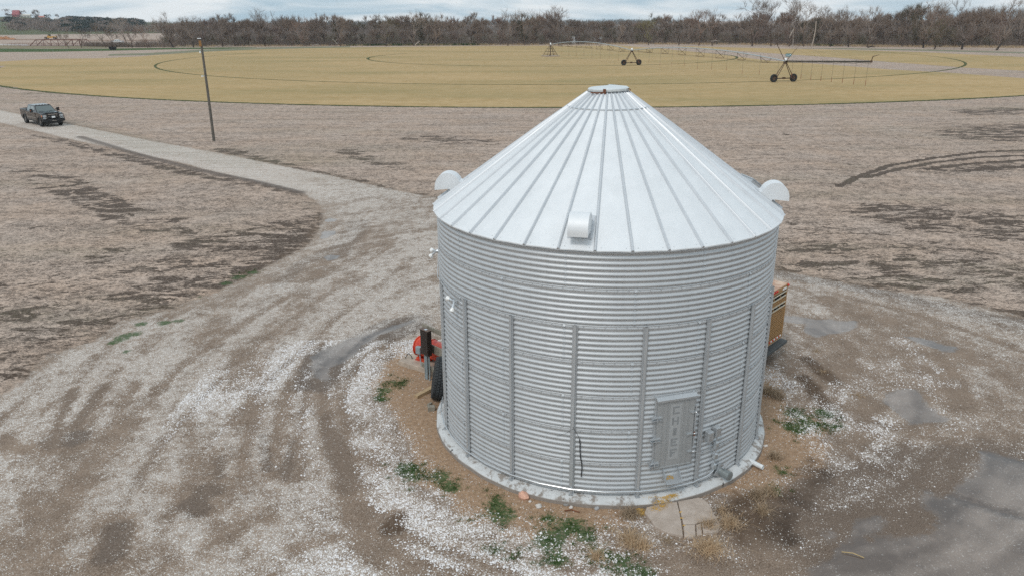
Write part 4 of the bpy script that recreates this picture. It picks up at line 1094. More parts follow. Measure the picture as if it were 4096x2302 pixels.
# ------------------------------------------------------------------ PICKUP TRUCKS
M_CARB = NT('black_car_paint'); M_CARB.set(color=M_CARB.mix(M_CARB.rng(M_CARB.noise(1.5, 5, .6), .35, .7), (.006, .006, .007), (.014, .013, .012)), rough=.25, coat=.5, spec=.5); M_CARB = M_CARB.mat
M_CARW = plain('white_car_paint', (.72, .74, .75), .3, var=.04)
M_GLASS = NT('car_glass'); M_GLASS.set(color=(.055, .085, .085), rough=.06, spec=.9, coat=.6); M_GLASS = M_GLASS.mat
M_CHROME = NT('chrome'); M_CHROME.set(color=(.75, .76, .77), rough=.16, metal=1.0); M_CHROME = M_CHROME.mat
M_TRIM = plain('black_plastic', (.014, .014, .015), .5)
M_LAMP = NT('lamp_glass'); M_LAMP.set(color=(.62, .66, .68), rough=.15, spec=.7); M_LAMP = M_LAMP.mat
M_AMBER = plain('amber_lens', (.60, .16, .04), .3)
M_REDL = plain('red_lens', (.55, .03, .02), .3)
def make_truck(label, mat, loc, rz, guard=True, scale=1.0):
    """x forward, y left, wheels on z = 0; crew cab with a long bed"""
    t = thing('pickup_truck', label, 'pickup truck', loc, rz); t.scale = (scale,) * 3
    W_ = 1.0; r = .41; xf, xr = 2.15, -2.25
    def arch(x, n_=8, rr_=.50): return [(x + rr_ * math.cos(PI * k / n_), .42 + rr_ * math.sin(PI * k / n_)) for k in range(n_ + 1)]
    # one side profile for the lower body (cut by the wheel arches), lofted across the width
    lower = [(3.02, .55), (3.05, .80), (3.03, 1.12), (2.92, 1.27), (2.0, 1.34), (1.32, 1.38), (1.28, 1.34), (-1.42, 1.34), (-1.45, 1.36), (-3.35, 1.38), (-3.38, 1.30), (-3.36, .62)]
    bottom = [(xr - .55, .58)] + arch(xr)[::-1] + [(xr + .58, .50), (xf - .58, .50)] + arch(xf)[::-1] + [(xf + .56, .52)]
    poly = lower + bottom
    b = MB(); vs = []
    for y, ins in ((-W_, 0), (-W_ + .05, 0), (0, 0)): pass
    ys = [(-1.0, .0), (-.97, .02), (.97, .02), (1.0, .0)]
    b.prism(poly, (0, 0, 0), (1, 0, 0), (0, 0, 1), (0, 1, 0), 1.96)
    body = b.build('body', mat, t, bevel=.03)
    # bed opening: near-black sheet paints the recess's shade, rails standing round it
    b = MB(); b.box((-2.42, 0, 1.386), (1.75, 1.62, .02)); b.build('bed_shade_sheet', M_DARK, t)
    b = MB()
    for y in (-.92, .92): b.box((-2.42, y, 1.42), (1.92, .12, .09))
    b.box((-3.34, 0, 1.42), (.10, 1.9, .09)); b.box((-1.50, 0, 1.42), (.08, 1.8, .09)); b.build('bed_rail', mat, t, bevel=.015)
    # cab
    b = MB(); lo = [(1.42, .93), (-1.42, .95)]; hi = [(.62, .76), (-1.25, .78)]
    z0, z1 = 1.32, 1.93
    vs = [(1.45, -.93, z0), (1.45, .93, z0), (-1.42, .95, z0), (-1.42, -.95, z0), (.66, -.74, z1), (.66, .74, z1), (-1.22, .76, z1), (-1.22, -.76, z1)]
    b.add(vs, [(0, 1, 5, 4), (1, 2, 6, 5), (2, 3, 7, 6), (3, 0, 4, 7), (4, 5, 6, 7)])
    b.box((-.28, 0, 1.945), (1.86, 1.46, .05)); b.build('cab', mat, t, bevel=.03)
    def pane(name, P, off):
        P = [Vector(p) for p in P]; nn_ = (P[1] - P[0]).cross(P[2] - P[1]).normalized() * off
        b = MB(); b.add([p + nn_ for p in P] + [p - nn_ * .3 for p in P], [(0, 1, 2, 3), (7, 6, 5, 4), (0, 4, 5, 1), (1, 5, 6, 2), (2, 6, 7, 3), (3, 7, 4, 0)]); return b.build(name, M_GLASS, t)
    def lerp(a, b_, f): return Vector(a) + (Vector(b_) - Vector(a)) * f
    def quad(i, j, k, l, u0, u1, v0, v1):
        a = lerp(vs[i], vs[j], u0); a2 = lerp(vs[i], vs[j], u1); c = lerp(vs[l], vs[k], u0); c2 = lerp(vs[l], vs[k], u1)
        return [lerp(a, c, v0), lerp(a2, c2, v0), lerp(a2, c2, v1), lerp(a, c, v1)]
    pane('windscreen', quad(0, 1, 5, 4, .05, .95, .08, .90), .008); pane('rear_window', quad(2, 3, 7, 6, .12, .88, .15, .85), .008)
    for s_ in ((3, 0, 4, 7), (1, 2, 6, 5)):
        if s_[0] == 3:
            pane('side_window', quad(*s_, .08, .42, .16, .88), .008); pane('side_window', quad(*s_, .47, .86, .16, .88), .008)
        else:
            pane('side_window', quad(*s_, .14, .53, .16, .88), .008); pane('side_window', quad(*s_, .58, .92, .16, .88), .008)
    # hood bulge, doors lines, handles
    b = MB(); b.prism([(-.0, 0), (1.50, -.07), (1.50, .02), (.0, .055)], (1.38, 0, 1.345), (1, 0, 0), (0, 0, 1), (0, 1, 0), 1.3); b.build('bonnet', mat, t, bevel=.02)
    for y in (-.985, .985):
        for x0, x1 in ((-1.30, -.12), (-.08, 1.22)):
            b = MB(); b.box(((x0 + x1) / 2, y, .97), (x1 - x0, .03, .72)); d = b.build('door', mat, t, bevel=.012)
            b = MB(); b.box((x0 + .16, y + math.copysign(.025, y), 1.16), (.18, .03, .04)); b.build('handle', M_CHROME if guard else M_TRIM, d)
        b = MB(); b.box((-.04, y + math.copysign(.022, y), .80), (2.9, .02, .035)); b.build('side_moulding', M_CHROME, t)
        b = MB(); b.box((-.04, y * .99, .47), (2.9, .14, .06)); b.build('side_step', M_TRIM, t)
    # wheel arch flares
    for x in (xf, xr):
        for s_ in (-1, 1):
            b = MB(); pts = []
            for k in range(13):
                a = PI * k / 12
                for rr_ in (.50, .60): pts.append((x + rr_ * math.cos(a), .42 + rr_ * math.sin(a)))
            vs2 = [(p[0], s_ * .955, p[1]) for p in pts] + [(p[0], s_ * 1.035, p[1]) for p in pts]; n2 = len(pts)
            fs = []
            for k in range(12):
                i = 2 * k; fs += [(n2 + i, n2 + i + 1, n2 + i + 3, n2 + i + 2), (i + 1, i + 3, n2 + i + 3, n2 + i + 1), (i, n2 + i, n2 + i + 2, i + 2)]
            b.add(vs2, fs); b.build('wheel_flare', mat if guard else mat, t, smooth=True, angle=40)
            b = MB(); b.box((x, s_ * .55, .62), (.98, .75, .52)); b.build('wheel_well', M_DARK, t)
            w = MB(); make_tyre_mesh(w, r, .29, .24, o=(0, 0, 0)); wh = w.build('wheel', M_TYRE, t, smooth=True, angle=45); wh.location = (x, s_ * .86, r)
            w = MB(); w.lathe([(.0, .02), (.07, .03), (.08, -.0), (.235, .06), (.245, .10), (.25, .0), (.0, -.05)], (0, 0, 0), Matrix(((1, 0, 0), (0, 0, s_), (0, 1, 0))), 24)
            for k in range(8):
                a = k * PI / 4; w.box((math.cos(a) * .15, s_ * .075, math.sin(a) * .15), (.16, .03, .045), M=Matrix.Rotation(-a, 3, 'Y'))
            w.build('rim', M_CHROME, wh, smooth=True, angle=30)
    # nose
    b = MB(); b.box((3.05, 0, .98), (.07, 1.18, .40)); gr = b.build('grille', M_TRIM, t)
    b = MB(); b.box((3.085, 0, 1.20), (.05, 1.2, .05))
    for z in (.88, .98, 1.08): b.box((3.085, 0, z), (.03, 1.1, .02))
    b.box((3.085, -.60, 1.0), (.05, .05, .42)); b.box((3.085, .60, 1.0), (.05, .05, .42)); b.build('grille_trim', M_CHROME, gr)
    for s_ in (-1, 1):
        b = MB(); b.box((3.02, s_ * .80, 1.08), (.12, .33, .19)); b.box((3.02, s_ * .80, .87), (.12, .33, .18)); hl = b.build('headlight', M_LAMP, t, bevel=.02)
        b = MB(); b.box((2.96, s_ * .965, 1.06), (.16, .05, .18)); b.build('indicator', M_AMBER, hl)
        b = MB(); b.box((-3.38, s_ * .90, 1.05), (.05, .14, .36)); b.build('tail_light', M_REDL, t, bevel=.01)
        b = MB(); b.box((1.05, s_ * 1.24, 1.50), (.14, .26, .34)); mr = b.build('mirror', M_TRIM, t, bevel=.03)
        b = MB(); b.box((1.08, s_ * 1.06, 1.46), (.05, .20, .05)); b.box((1.08, s_ * 1.06, 1.54), (.05, .20, .04)); b.build('mirror_arm', M_TRIM, mr)
        if guard:
            b = MB(); b.box((1.125, s_ * 1.33, 1.52), (.01, .05, .07)); b.build('mirror_lens', M_AMBER, mr)
    b = MB(); b.box((3.14, 0, .62), (.24, 2.04, .24)); b.box((3.05, 0, .42), (.18, 1.5, .18)); bp_ = b.build('bumper', M_TRIM if guard else mat, t, bevel=.03)
    b = MB(); b.box((-3.46, 0, .62), (.18, 1.9, .20)); b.build('bumper', M_CHROME, t, bevel=.03)
    if guard:
        b = MB()
        for y in (-.52, .52): b.box((3.24, y, .92), (.06, .05, .72))
        for z in (.74, .90, 1.06, 1.26): b.tube([(3.23, -.52, z), (3.23, .52, z)], .026, 6)
        for s_ in (-1, 1): b.tube([(3.22, s_ * .52, 1.22), (3.20, s_ * .96, 1.18), (3.16, s_ * 1.0, .70)], .030, 6); b.tube([(3.22, s_ * .52, .92), (3.19, s_ * .98, .92)], .022, 6)
        b.build('grille_guard', M_TRIM, t)
        b = MB(); b.box((3.275, -.02, .96), (.012, .32, .17)); b.build('number_plate', M_WHITE, t)
        b = MB(); b.tube([(3.27, -.22, .60), (3.27, .20, .60)], .03, 6); b.build('winch_hook', M_CHROME, t)
        for y in (-.56, -.26, 0, .26, .56):
            b = MB(); b.box((.60, y, 1.985), (.12, .07, .035)); b.build('roof_marker_light', M_TRIM, t, bevel=.01)
        for s_ in (-1, 1):
            b = MB(); b.tube([(1.52, s_ * .10, 1.385), (1.40, s_ * .62, 1.44)], .010, 5); b.build('wiper', M_TRIM, t)
    b = MB(); b.box((0, 0, .52), (5.0, .9, .16)); b.tube([(-.9, -.55, .34), (-.2, -.5, .42)], .05, 6); b.build('chassis', M_DARK, t)
    return t
fl, rl = G(169, 507), G(107, 492.4)
hd = Vector((.742, -.670, 0)).normalized(); sd_ = Vector((hd.y, -hd.x, 0))     # sd_ points to the truck's right
mid = fl - sd_ * .86 * 1.05
org = mid - hd * 2.15 * 1.05
make_truck('black crew cab pickup truck with grille guard driving on the gravel road', M_CARB, (org.x, org.y, .01), math.atan2(hd.y, hd.x), True, 1.05)
wt_ = G(470, 178); make_truck('small white pickup truck seen beyond the creek behind bare trees', M_CARW, (wt_.x, wt_.y, .35), rad(172), False, 1.0)

# ------------------------------------------------------------------ LIVESTOCK TRAILER behind the bin
M_TAN = plain('tan_trailer_paint', (.36, .205, .085), .45, var=.16, scale=8)
M_TANR = NT('trailer_roof_paint'); _n = M_TANR.noise(3, 6, .6)
M_TANR.set(color=M_TANR.mix(M_TANR.rng(_n, .45, .6), (.46, .27, .175), (.62, .45, .33)), rough=.5); M_TANR = M_TANR.mat
M_CREAM = plain('cream_trim', (.60, .55, .44), .5)
cr_ = Vector((8.70, 22.74, 0)); wd = Vector((-.67, -.742, 0)).normalized(); back = Vector((.742, -.67, 0)).normalized()
TWD, THT, TLN = 1.86, 2.40, 4.6
ctr = cr_ + wd * TWD / 2
tr = thing('livestock_trailer', 'tan slatted livestock trailer parked behind the right side of the grain bin', 'trailer', (ctr.x, ctr.y, 0), math.atan2(back.y, back.x))
# local: +x = rear face outwards, +y = left hand when looking out of the back
z0, z1 = .58, THT
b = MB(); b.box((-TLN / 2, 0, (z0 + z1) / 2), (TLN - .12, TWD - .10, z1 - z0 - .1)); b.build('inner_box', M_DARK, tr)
b = MB(); b.box((-TLN / 2, 0, z1 - .02), (TLN, TWD, .05)); b.build('roof', M_TANR, tr, bevel=.02)
b = MB()
for y in (-TWD / 2 + .035, TWD / 2 - .035):
    for x_ in (-.03, -TLN + .04):
        b = MB(); b.box((x_, y, (z0 + z1) / 2), (.08, .07, z1 - z0)); b.build('corner_post', M_TAN, tr, bevel=.008)
for z_ in (z1 - .11, z0 + .07):
    b = MB(); b.box((-.03, 0, z_), (.07, TWD - .1, .15)); b.build('cross_beam', M_TAN, tr, bevel=.008)
def slats(name, x, wy, zs, axis='y'):
    b = MB()
    for z in zs:
        if axis == 'y': b.prism([(-.028, -.030), (.022, -.018), (.022, .018), (-.028, .030)], (x, 0, z), (1, 0, 0), (0, 0, 1), (0, 1, 0), wy)
        else: b.prism([(-.028, -.030), (.022, -.018), (.022, .018), (-.028, .030)], (x[0], x[1], z), (0, x[2], 0), (0, 0, 1), (1, 0, 0), wy)
    return b.build(name, M_TAN, tr)
zl = list(np.arange(z0 + .20, 1.66, .067)); zm = [1.86, 1.925, 1.99]
slats('gate_slat', -.02, TWD - .14, zl + zm)
for s_ in (-1, 1): slats('side_slat', (-TLN / 2, s_ * (TWD / 2 - .03), s_), TLN - .12, zl + zm, 'x')
b = MB()
for z in (1.70, 1.82, 2.035, 2.17): b.box((.005, 0, z), (.035, TWD - .14, .022))
b.build('trim_strip', M_CREAM, tr)
b = MB()
for z in (1.76, 2.10):
    for y in (-.45, .0, .45): b.box((-.01, y, z), (.03, .03, .11))
b.build('window_bar', M_TAN, tr)
for y in (-.12, 0, .12):
    b = MB(); b.ball((.02, y, z1 - .06), .035, 8, 5); b.build('marker_light', M_REDL, tr, smooth=True)
for y in (TWD / 2 - .02, -TWD / 2 + .02):
    b = MB(); b.ball((.02, y, z1 - .05), .045, 8, 5); b.build('marker_light', M_REDL, tr, smooth=True)
b = MB(); b.box((.012, TWD / 2 - .25, z1 - .12), (.02, .26, .05)); b.build('badge', M_WHITE, tr)
b = MB()
for k in range(4): b.box((.012, .75 - .22 * k, z0 + .10), (.012, .10, .045))
b.build('reflector_tape', M_WHITE, tr)
b = MB()
for k in range(4): b.box((.012, .64 - .22 * k, z0 + .10), (.012, .11, .045))
b.build('reflector_tape', M_REDL, tr)
b = MB(); b.box((.07, .02, z0 - .12), (.24, TWD + .02, .11)); b.build('rubber_bumper', plain('bumper_rubber', (.075, .08, .08), .8), tr, bevel=.02)
for s_ in (-1, 1):
    for x in (-1.7, -2.5):
        w = MB(); make_tyre_mesh(w, .36, .2, .2); wh = w.build('wheel', M_TYRE, tr, smooth=True, angle=45); wh.location = (x, s_ * (TWD / 2 - .05), .36)
        w = MB(); w.lathe([(0, .02), (.19, .05), (.19, -.03), (0, -.03)], (0, 0, 0), Matrix(((1, 0, 0), (0, 0, s_), (0, 1, 0))), 18); w.build('rim', M_CHROME, wh)
b = MB(); b.box((-TLN - .5, 0, .5), (1.1, .1, .1)); b.tube([(-TLN - .95, 0, .5), (-TLN - .95, 0, 0)], .04, 6); b.build('hitch', M_DARK, tr)
# ------------------------------------------------------------------ CENTRE PIVOT IRRIGATION MACHINE
M_PIPE = steel('pivot_pipe_steel', (.46, .51, .53), .4, .5, .2)
M_TRUSS = plain('rusty_truss_steel', (.10, .062, .040), .8, metal=.2, var=.4, scale=3)
M_HOSE = plain('drop_hose_rubber', (.05, .06, .05), .8)
M_WT = plain('drop_weight_rust', (.22, .07, .035), .8)
P0 = Vector((12.2, 245.5, 0)); P1 = Vector((29.25, 192.8, 0)); P2 = Vector((47.5, 137.4, 0))
piv = thing('centre_pivot_irrigator', 'long centre pivot irrigation machine with two wheeled towers standing in the golden field', 'irrigator', tuple(P0), math.atan2((P2 - P0).y, (P2 - P0).x))
LT = Matrix.Rotation(-math.atan2((P2 - P0).y, (P2 - P0).x), 3, 'Z')
def loc_(p): return LT @ (Vector(p) - P0)
l1, l2 = loc_(P1), loc_(P2)
HP = 3.45
# pivot tower
b = MB()
for sx, sy in ((-1, -1), (1, -1), (1, 1), (-1, 1)):
    b.tube([(sx * 1.9, sy * 1.9, 0), (sx * .25, sy * .25, 3.2)], .06, 6)
for z, w in ((.65, 1.6), (1.4, 1.25), (2.2, .8)):
    c = [(-w, -w, z), (w, -w, z), (w, w, z), (-w, w, z)]
    for k in range(4): b.tube([c[k], c[(k + 1) % 4]], .035, 5)
tw = b.build('pivot_tower', M_TRUSS, piv)
b = MB(); b.tube([(0, 0, .25), (0, 0, 3.4)], .13, 10); b.tube([(-1.6, .3, .2), (-.5, .1, .3), (0, 0, .6)], .14, 10); b.build('riser_pipe', M_TRUSS, tw)
b = MB(); b.tube([(1.1, .5, .5), (.65, .3, 2.9)], .03, 5); b.tube([(1.1, .9, .5), (.65, .6, 2.9)], .03, 5)
for k in range(9): f = k / 9; b.tube([(1.1 - .45 * f, .5 - .2 * f, .5 + 2.4 * f), (1.1 - .45 * f, .9 - .3 * f, .5 + 2.4 * f)], .02, 4)
b.build('ladder', M_TRUSS, tw)
b = MB(); b.box((0, 0, .08), (4.6, 4.6, .2)); b.build('base_pad', plain('pivot_pad', (.33, .26, .22), .9), tw)
b = MB(); b.ball((0, 0, 3.75), .22, 10, 6, (1, 1, 1.2)); b.box((.35, 0, 3.45), (.4, .3, .25)); b.build('swivel_cap', M_WHITE, tw)
def span(xa, xb, ya, yb, rise, nodes):
    L = xb - xa
    def P(x, dz=0, dy=0):
        f = (x - xa) / L; return Vector((x, ya + (yb - ya) * f + dy, HP + rise * 4 * f * (1 - f) + dz))
    b = MB(); b.tube([P(xa + L * k / 28) for k in range(29)], .095, 8); pipe = b.build('span_pipe', M_PIPE, piv, smooth=True)
    b = MB(); xs = [xa + L * (k + 1) / (nodes + 1) for k in range(nodes)]
    prev = [P(xa + .3, -.25, -.05), P(xa + .3, -.25, .05)]
    for k, x in enumerate(xs):
        f = (k + 1) / (nodes + 1); dp = 1.55 * (.35 + .65 * math.sin(PI * f)) 
        xl = [P(x + 1.6, -dp, -.95 * (.45 + .55 * math.sin(PI * f))), P(x + 1.6, -dp, .95 * (.45 + .55 * math.sin(PI * f)))]
        tnode = P(x, -.1)
        for q in xl:
            b.tube([tnode, q], .040, 4, cap=False); b.tube([P(x + 3.3, -.1), q], .028, 4, cap=False)
        b.tube(xl, .038, 4, cap=False)
        for j in range(2): b.tube([prev[j], xl[j]], .020, 4, cap=False); b.tube([tnode if k else P(xa + 2.0, -.1), xl[1 - j]], .018, 4, cap=False)
        prev = xl
    for j in range(2): b.tube([prev[j], P(xb - .3, -.25)], .022, 4, cap=False)
    b.build('truss', M_TRUSS, piv)
    n = int(L / 5.2)
    for k in range(n):
        x = xa + L * (k + .6) / n; p = P(x); lo = 1.5 + .25 * math.sin(k * 2.1)
        b = MB(); b.tube([p + Vector((0, .0, .08)), p + Vector((0, .10, .28)), p + Vector((0, .22, .15)), Vector((p.x, p.y + .22, lo))], .015, 4, cap=False)
        dr = b.build('drop_hose', M_HOSE, piv)
        b = MB(); b.tube([Vector((p.x, p.y + .22, lo)), Vector((p.x, p.y + .22, lo - .75))], .030, 5); b.build('sprinkler', M_WT, dr)
span(.2, l1.x, 0, l1.y, 1.35, 7)
span(l1.x, l2.x, l1.y, l2.y, 1.35, 7)
def drive_tower(l):
    x0, y0 = l.x, l.y
    t = MB()
    for s in (-1, 1):
        for dx in (-.38, .38): t.tube([(x0 + dx * .35, y0 + s * .10, HP - .15), (x0 + dx, y0 + s * 1.72, .75)], .062, 5)
        for k in range(1, 6):
            f = k / 6; t.tube([(x0 - .38 * (.35 + .65 * f), y0 + s * (.1 + 1.62 * f), HP - .15 - (HP - .9) * f), (x0 + .38 * (.35 + .65 * f), y0 + s * (.1 + 1.62 * f), HP - .15 - (HP - .9) * f)], .022, 4)
    t.tube([(x0, y0 - 2.0, .62), (x0, y0 + 2.0, .62)], .085, 6); t.box((x0, y0, .66), (.35, .45, .32)); t.box((x0, y0, HP - .22), (.45, .5, .35))
    tw = t.build('drive_tower', M_TRUSS, piv)
    b = MB(); b.ball((x0, y0, HP + .28), .26, 10, 6, (1, 1, 1.1)); b.build('control_box', M_WHITE, tw)
    for s in (-1, 1):
        w = MB(); make_tyre_mesh(w, .70, .36, .36, o=(0, 0, 0)); wh = w.build('wheel', M_TYRE, piv, smooth=True, angle=45)
        wh.rotation_euler = (0, 0, PI / 2); wh.location = (x0, y0 + s * 2.02, .68)
        wh.data.transform(Matrix.Rotation(0, 4, 'Z'))
        w = MB(); w.lathe([(0, .04), (.30, .06), (.34, .10), (.34, -.10), (.30, -.06), (0, -.04)], (0, 0, 0), 'y', 16); w.build('rim', M_TRUSS, wh)
    return tw
for l in (l1, l2):
    drive_tower(l)
# the wheels roll along the circle: their axle points along the machine
for o in list(bpy.data.objects):
    if o.parent is piv and o.name.startswith('wheel'): o.rotation_euler = (0, 0, PI / 2)
# overhanging end boom with its masts, stays, end gun and sign
b = MB(); e = Vector((l2.x + 20, l2.y, HP + .85))
def BP(f): return Vector((l2.x + 20 * f, l2.y, HP + .05 + .80 * f ** 1.1))
b.tube([BP(k / 10) for k in range(11)], .12, 8); boom = b.build('end_boom', plain('underlit_boom_pipe', (.06, .055, .045), .6, metal=.4, scale=1), piv, smooth=True)  # boom darker than the span pipe: its under-lit shade is in the colour
b = MB(); b.tube([BP(k / 16) + Vector((0, .04, -.16 - .10 * math.sin(k * 1.1) ** 2)) for k in range(17)], .035, 5); b.build('feed_hose', M_HOSE, boom)
b = MB(); b.tube([BP(1), BP(1) + Vector((.1, 0, .35)), BP(1) + Vector((.2, 0, .75))], .06, 6); b.tube([BP(1) + Vector((.2, 0, .72)), BP(1) + Vector((.9, .5, 1.0))], [.06, .03], 6); b.box(BP(1), (.3, .25, .3)); b.build('end_gun', M_TRUSS, boom)
b = MB()
s1 = (l2.x, l2.y - 1.72, .75); d_ = Vector((l2.x, l2.y, HP)) - Vector(s1)
b.tube([Vector((l2.x, l2.y, HP - .1)), Vector((l2.x + .2, l2.y - 2.45, HP + 3.15))], [.06, .045], 5)
b.tube([Vector((l2.x, l2.y, HP - .1)), Vector((l2.x + .2, l2.y + 3.0, HP + 3.4))], [.05, .025], 5)
b.build('mast', M_TRUSS, piv)
b = MB()
for q in (Vector((l2.x + .2, l2.y - 2.45, HP + 3.1)), Vector((l2.x + .2, l2.y + 3.0, HP + 3.3))):
    b.tube([q, BP(.55)], .008, 4); b.tube([q, BP(.98)], .008, 4)
b.build('stay_cable', M_TRUSS, boom)
for k in range(8):
    p = BP((k + .7) / 8); lo = 1.55
    b = MB(); b.tube([p + Vector((0, 0, .05)), p + Vector((0, .10, .30)), p + Vector((0, .22, .1)), Vector((p.x, p.y + .22, lo))], .015, 4, cap=False); dr = b.build('drop_hose', M_HOSE, piv)
    b = MB(); b.tube([Vector((p.x, p.y + .22, lo)), Vector((p.x, p.y + .22, lo - .8))], .04, 5); b.build('sprinkler', M_WT, dr)
# blue sign on the last tower
sx, sy, sz = l2.x, l2.y - .15, HP + 1.0
b = MB()
sp = [(-.46, -.20), (-.40, -.24), (.36, -.24), (.50, -.06), (.50, .20), (.46, .24), (-.44, .24), (-.50, .14), (-.50, -.14)]
so = Vector((l2.x + .25, l2.y + .28, HP + 1.05))
inv = LT @ Vector((1, 0, 0)); sax = LT @ Vector((.965, -.26, 0)); snm = LT @ Vector((-.26, -.965, 0))
b.prism([(x * 1.9 / 2 * 1.0, y * 1.0) for x, y in sp], so, sax, UP, snm, .03)
sign = b.build('sign', plain('sign_blue', (.0, .155, .215), .5, var=.05), piv)
b = MB()
for x0, x1, z0_, z1_ in ((-.40, -.30, -.07, .07), (-.27, -.17, -.07, .05), (-.14, -.05, -.07, .05), (-.02, .07, -.07, .05), (.10, .17, -.12, .05), (.20, .27, -.03, .10), (.27, .33, .03, .12), (.33, .40, .0, .13)):
    b.prism([(x0, z0_), (x1, z0_), (x1, z1_), (x0, z1_)], so + snm * .022, sax, UP, snm, .008)
b.build('sign_lettering', M_WHITE, sign)
b = MB(); b.tube([so - UP * .2, so - UP * 1.0], .02, 5); b.build('sign_post', M_TRUSS, sign)

# ------------------------------------------------------------------ TRUSS BRIDGE over the creek at the far left
M_BRG = plain('rusty_bridge_steel', (.125, .045, .033), .85, var=.3, scale=1.5)
M_DECK = plain('bridge_deck', (.43, .40, .38), .9)
bl, br = G(84, 184), G(372, 184)
dirb = (br - bl).normalized(); bridge = thing('truss_bridge', 'low rusty red steel truss bridge crossing the creek at the far left', 'bridge', tuple(bl), math.atan2(dirb.y, dirb.x))
LB = (br - bl).length; s0, s1_ = LB * .18, LB * .975
b = MB(); b.box((LB / 2, 0, .05), (LB, 4.6, .22)); b.box((LB / 2, -2.3, -.12), (LB, .2, .35)); b.box((LB / 2, 2.3, -.12), (LB, .2, .35)); b.build('deck', M_BRG, bridge)
b = MB(); b.box((LB / 2, 0, .19), (LB, 4.3, .06)); b.build('roadway', M_DECK, bridge)
for side_ in (-2.35, 2.35):
    b = MB(); npn = 8; pw = (s1_ - s0) / npn; H_ = 2.85
    def T(k, top): return (s0 + pw * k, side_, .15 + (H_ if top else 0))
    b.tube([T(1, 1), T(npn - 1, 1)], .17, 4); b.tube([T(0, 0), T(npn, 0)], .13, 4); b.tube([T(0, 0), T(1, 1)], .17, 4); b.tube([T(npn, 0), T(npn - 1, 1)], .17, 4)
    for k in range(1, npn): b.tube([T(k, 0), T(k, 1)], .11, 4)
    for k in range(1, npn - 1):
        b.tube([T(k, 1), T(k + 1, 0)] if k < npn / 2 else [T(k, 0), T(k + 1, 1)], .075, 4)
    b.build('truss', M_BRG, bridge)
    b = MB()
    for z in (.75, 1.25): b.tube([(-8, side_ * .92, z), (LB + 2, side_ * .92, z)], .055, 4)
    for k in range(22): x = -8 + k * (LB + 10) / 21; b.tube([(x, side_ * .92, 0), (x, side_ * .92, 1.25)], .05, 4)
    b.build('railing', M_BRG, bridge)

# black open tub, earth mover, dirt piles
tb = G(452, 201); tub = thing('livestock_tank', 'black open topped tank standing on grass near the creek', 'tank', tuple(tb), rad(12))
b = MB(); w0, w1 = 1.0, 1.45
b.add([(-w0, -.6, .05), (w0, -.6, .05), (w0, .6, .05), (-w0, .6, .05), (-w1, -.75, 1.25), (w1, -.75, 1.25), (w1, .75, 1.25), (-w1, .75, 1.25), (-w1 + .06, -.69, 1.25), (w1 - .06, -.69, 1.25), (w1 - .06, .69, 1.25), (-w1 + .06, .69, 1.25), (-w1 + .1, -.66, .9), (w1 - .1, -.66, .9), (w1 - .1, .66, .9), (-w1 + .1, .66, .9)],
      [(3, 2, 1, 0), (0, 1, 5, 4), (1, 2, 6, 5), (2, 3, 7, 6), (3, 0, 4, 7), (4, 5, 9, 8), (5, 6, 10, 9), (6, 7, 11, 10), (7, 4, 8, 11), (8, 9, 13, 12), (9, 10, 14, 13), (10, 11, 15, 14), (11, 8, 12, 15), (12, 13, 14, 15)])
b.build('shell', M_BLACK, tub)
M_YEL = plain('machine_yellow', (.50, .27, .055), .6, var=.2, scale=1)
em = G(203, 158); mover = thing('earth_scraper', 'yellow earth moving scraper working on the far pale field', 'earth mover', tuple(em), rad(4))
b = MB(); b.prism([(-1.2, .8), (3.6, .9), (3.9, 1.6), (2.6, 2.1), (.4, 1.9), (-.8, 2.6), (-1.6, 2.2)], (0, 0, 0), (1, 0, 0), (0, 0, 1), (0, 1, 0), 2.4); b.build('body', M_YEL, mover)
b = MB(); b.box((-.5, 0, 2.7), (1.3, 1.4, 1.1)); b.build('cab', M_TRIM, mover)
for x in (-2.6, 3.2):
    for s_ in (-1, 1):
        w = MB(); make_tyre_mesh(w, .85, .6, .4, o=(x, s_ * 1.2, .85)); w.build('wheel', M_TYRE, mover)
b = MB(); b.box((-2.9, 0, 1.3), (2.2, .8, .7)); b.build('engine_hood', M_YEL, mover)
M_DIRT = plain('orange_dirt', (.36, .175, .085), .95, var=.25, scale=.8)
for i, (x, y, w, lab) in enumerate(((2, 158, 3.6, 'biggest orange dirt pile, cut by the left edge'), (26, 157, 2.4, 'middle one of the three orange dirt piles in the far field'), (48, 158.5, 3.0, 'low flat orange dirt pile nearest to the yellow scraper'))):
    g = G(x, y); b = MB(); b.ball((0, 0, 0), 1, 12, 8); r_ = random.Random(i)
    b.v = [(p[0] * w * r_.uniform(.85, 1.1), p[1] * w * .7, max(p[2], -.1) * (1.9 if i < 2 else 1.0) * r_.uniform(.85, 1.1)) for p in b.v]
    o = b.build('dirt_pile', M_DIRT, None, smooth=True); o.location = g; tag(o, lab, 'dirt pile', 'dirt piles on the far field')

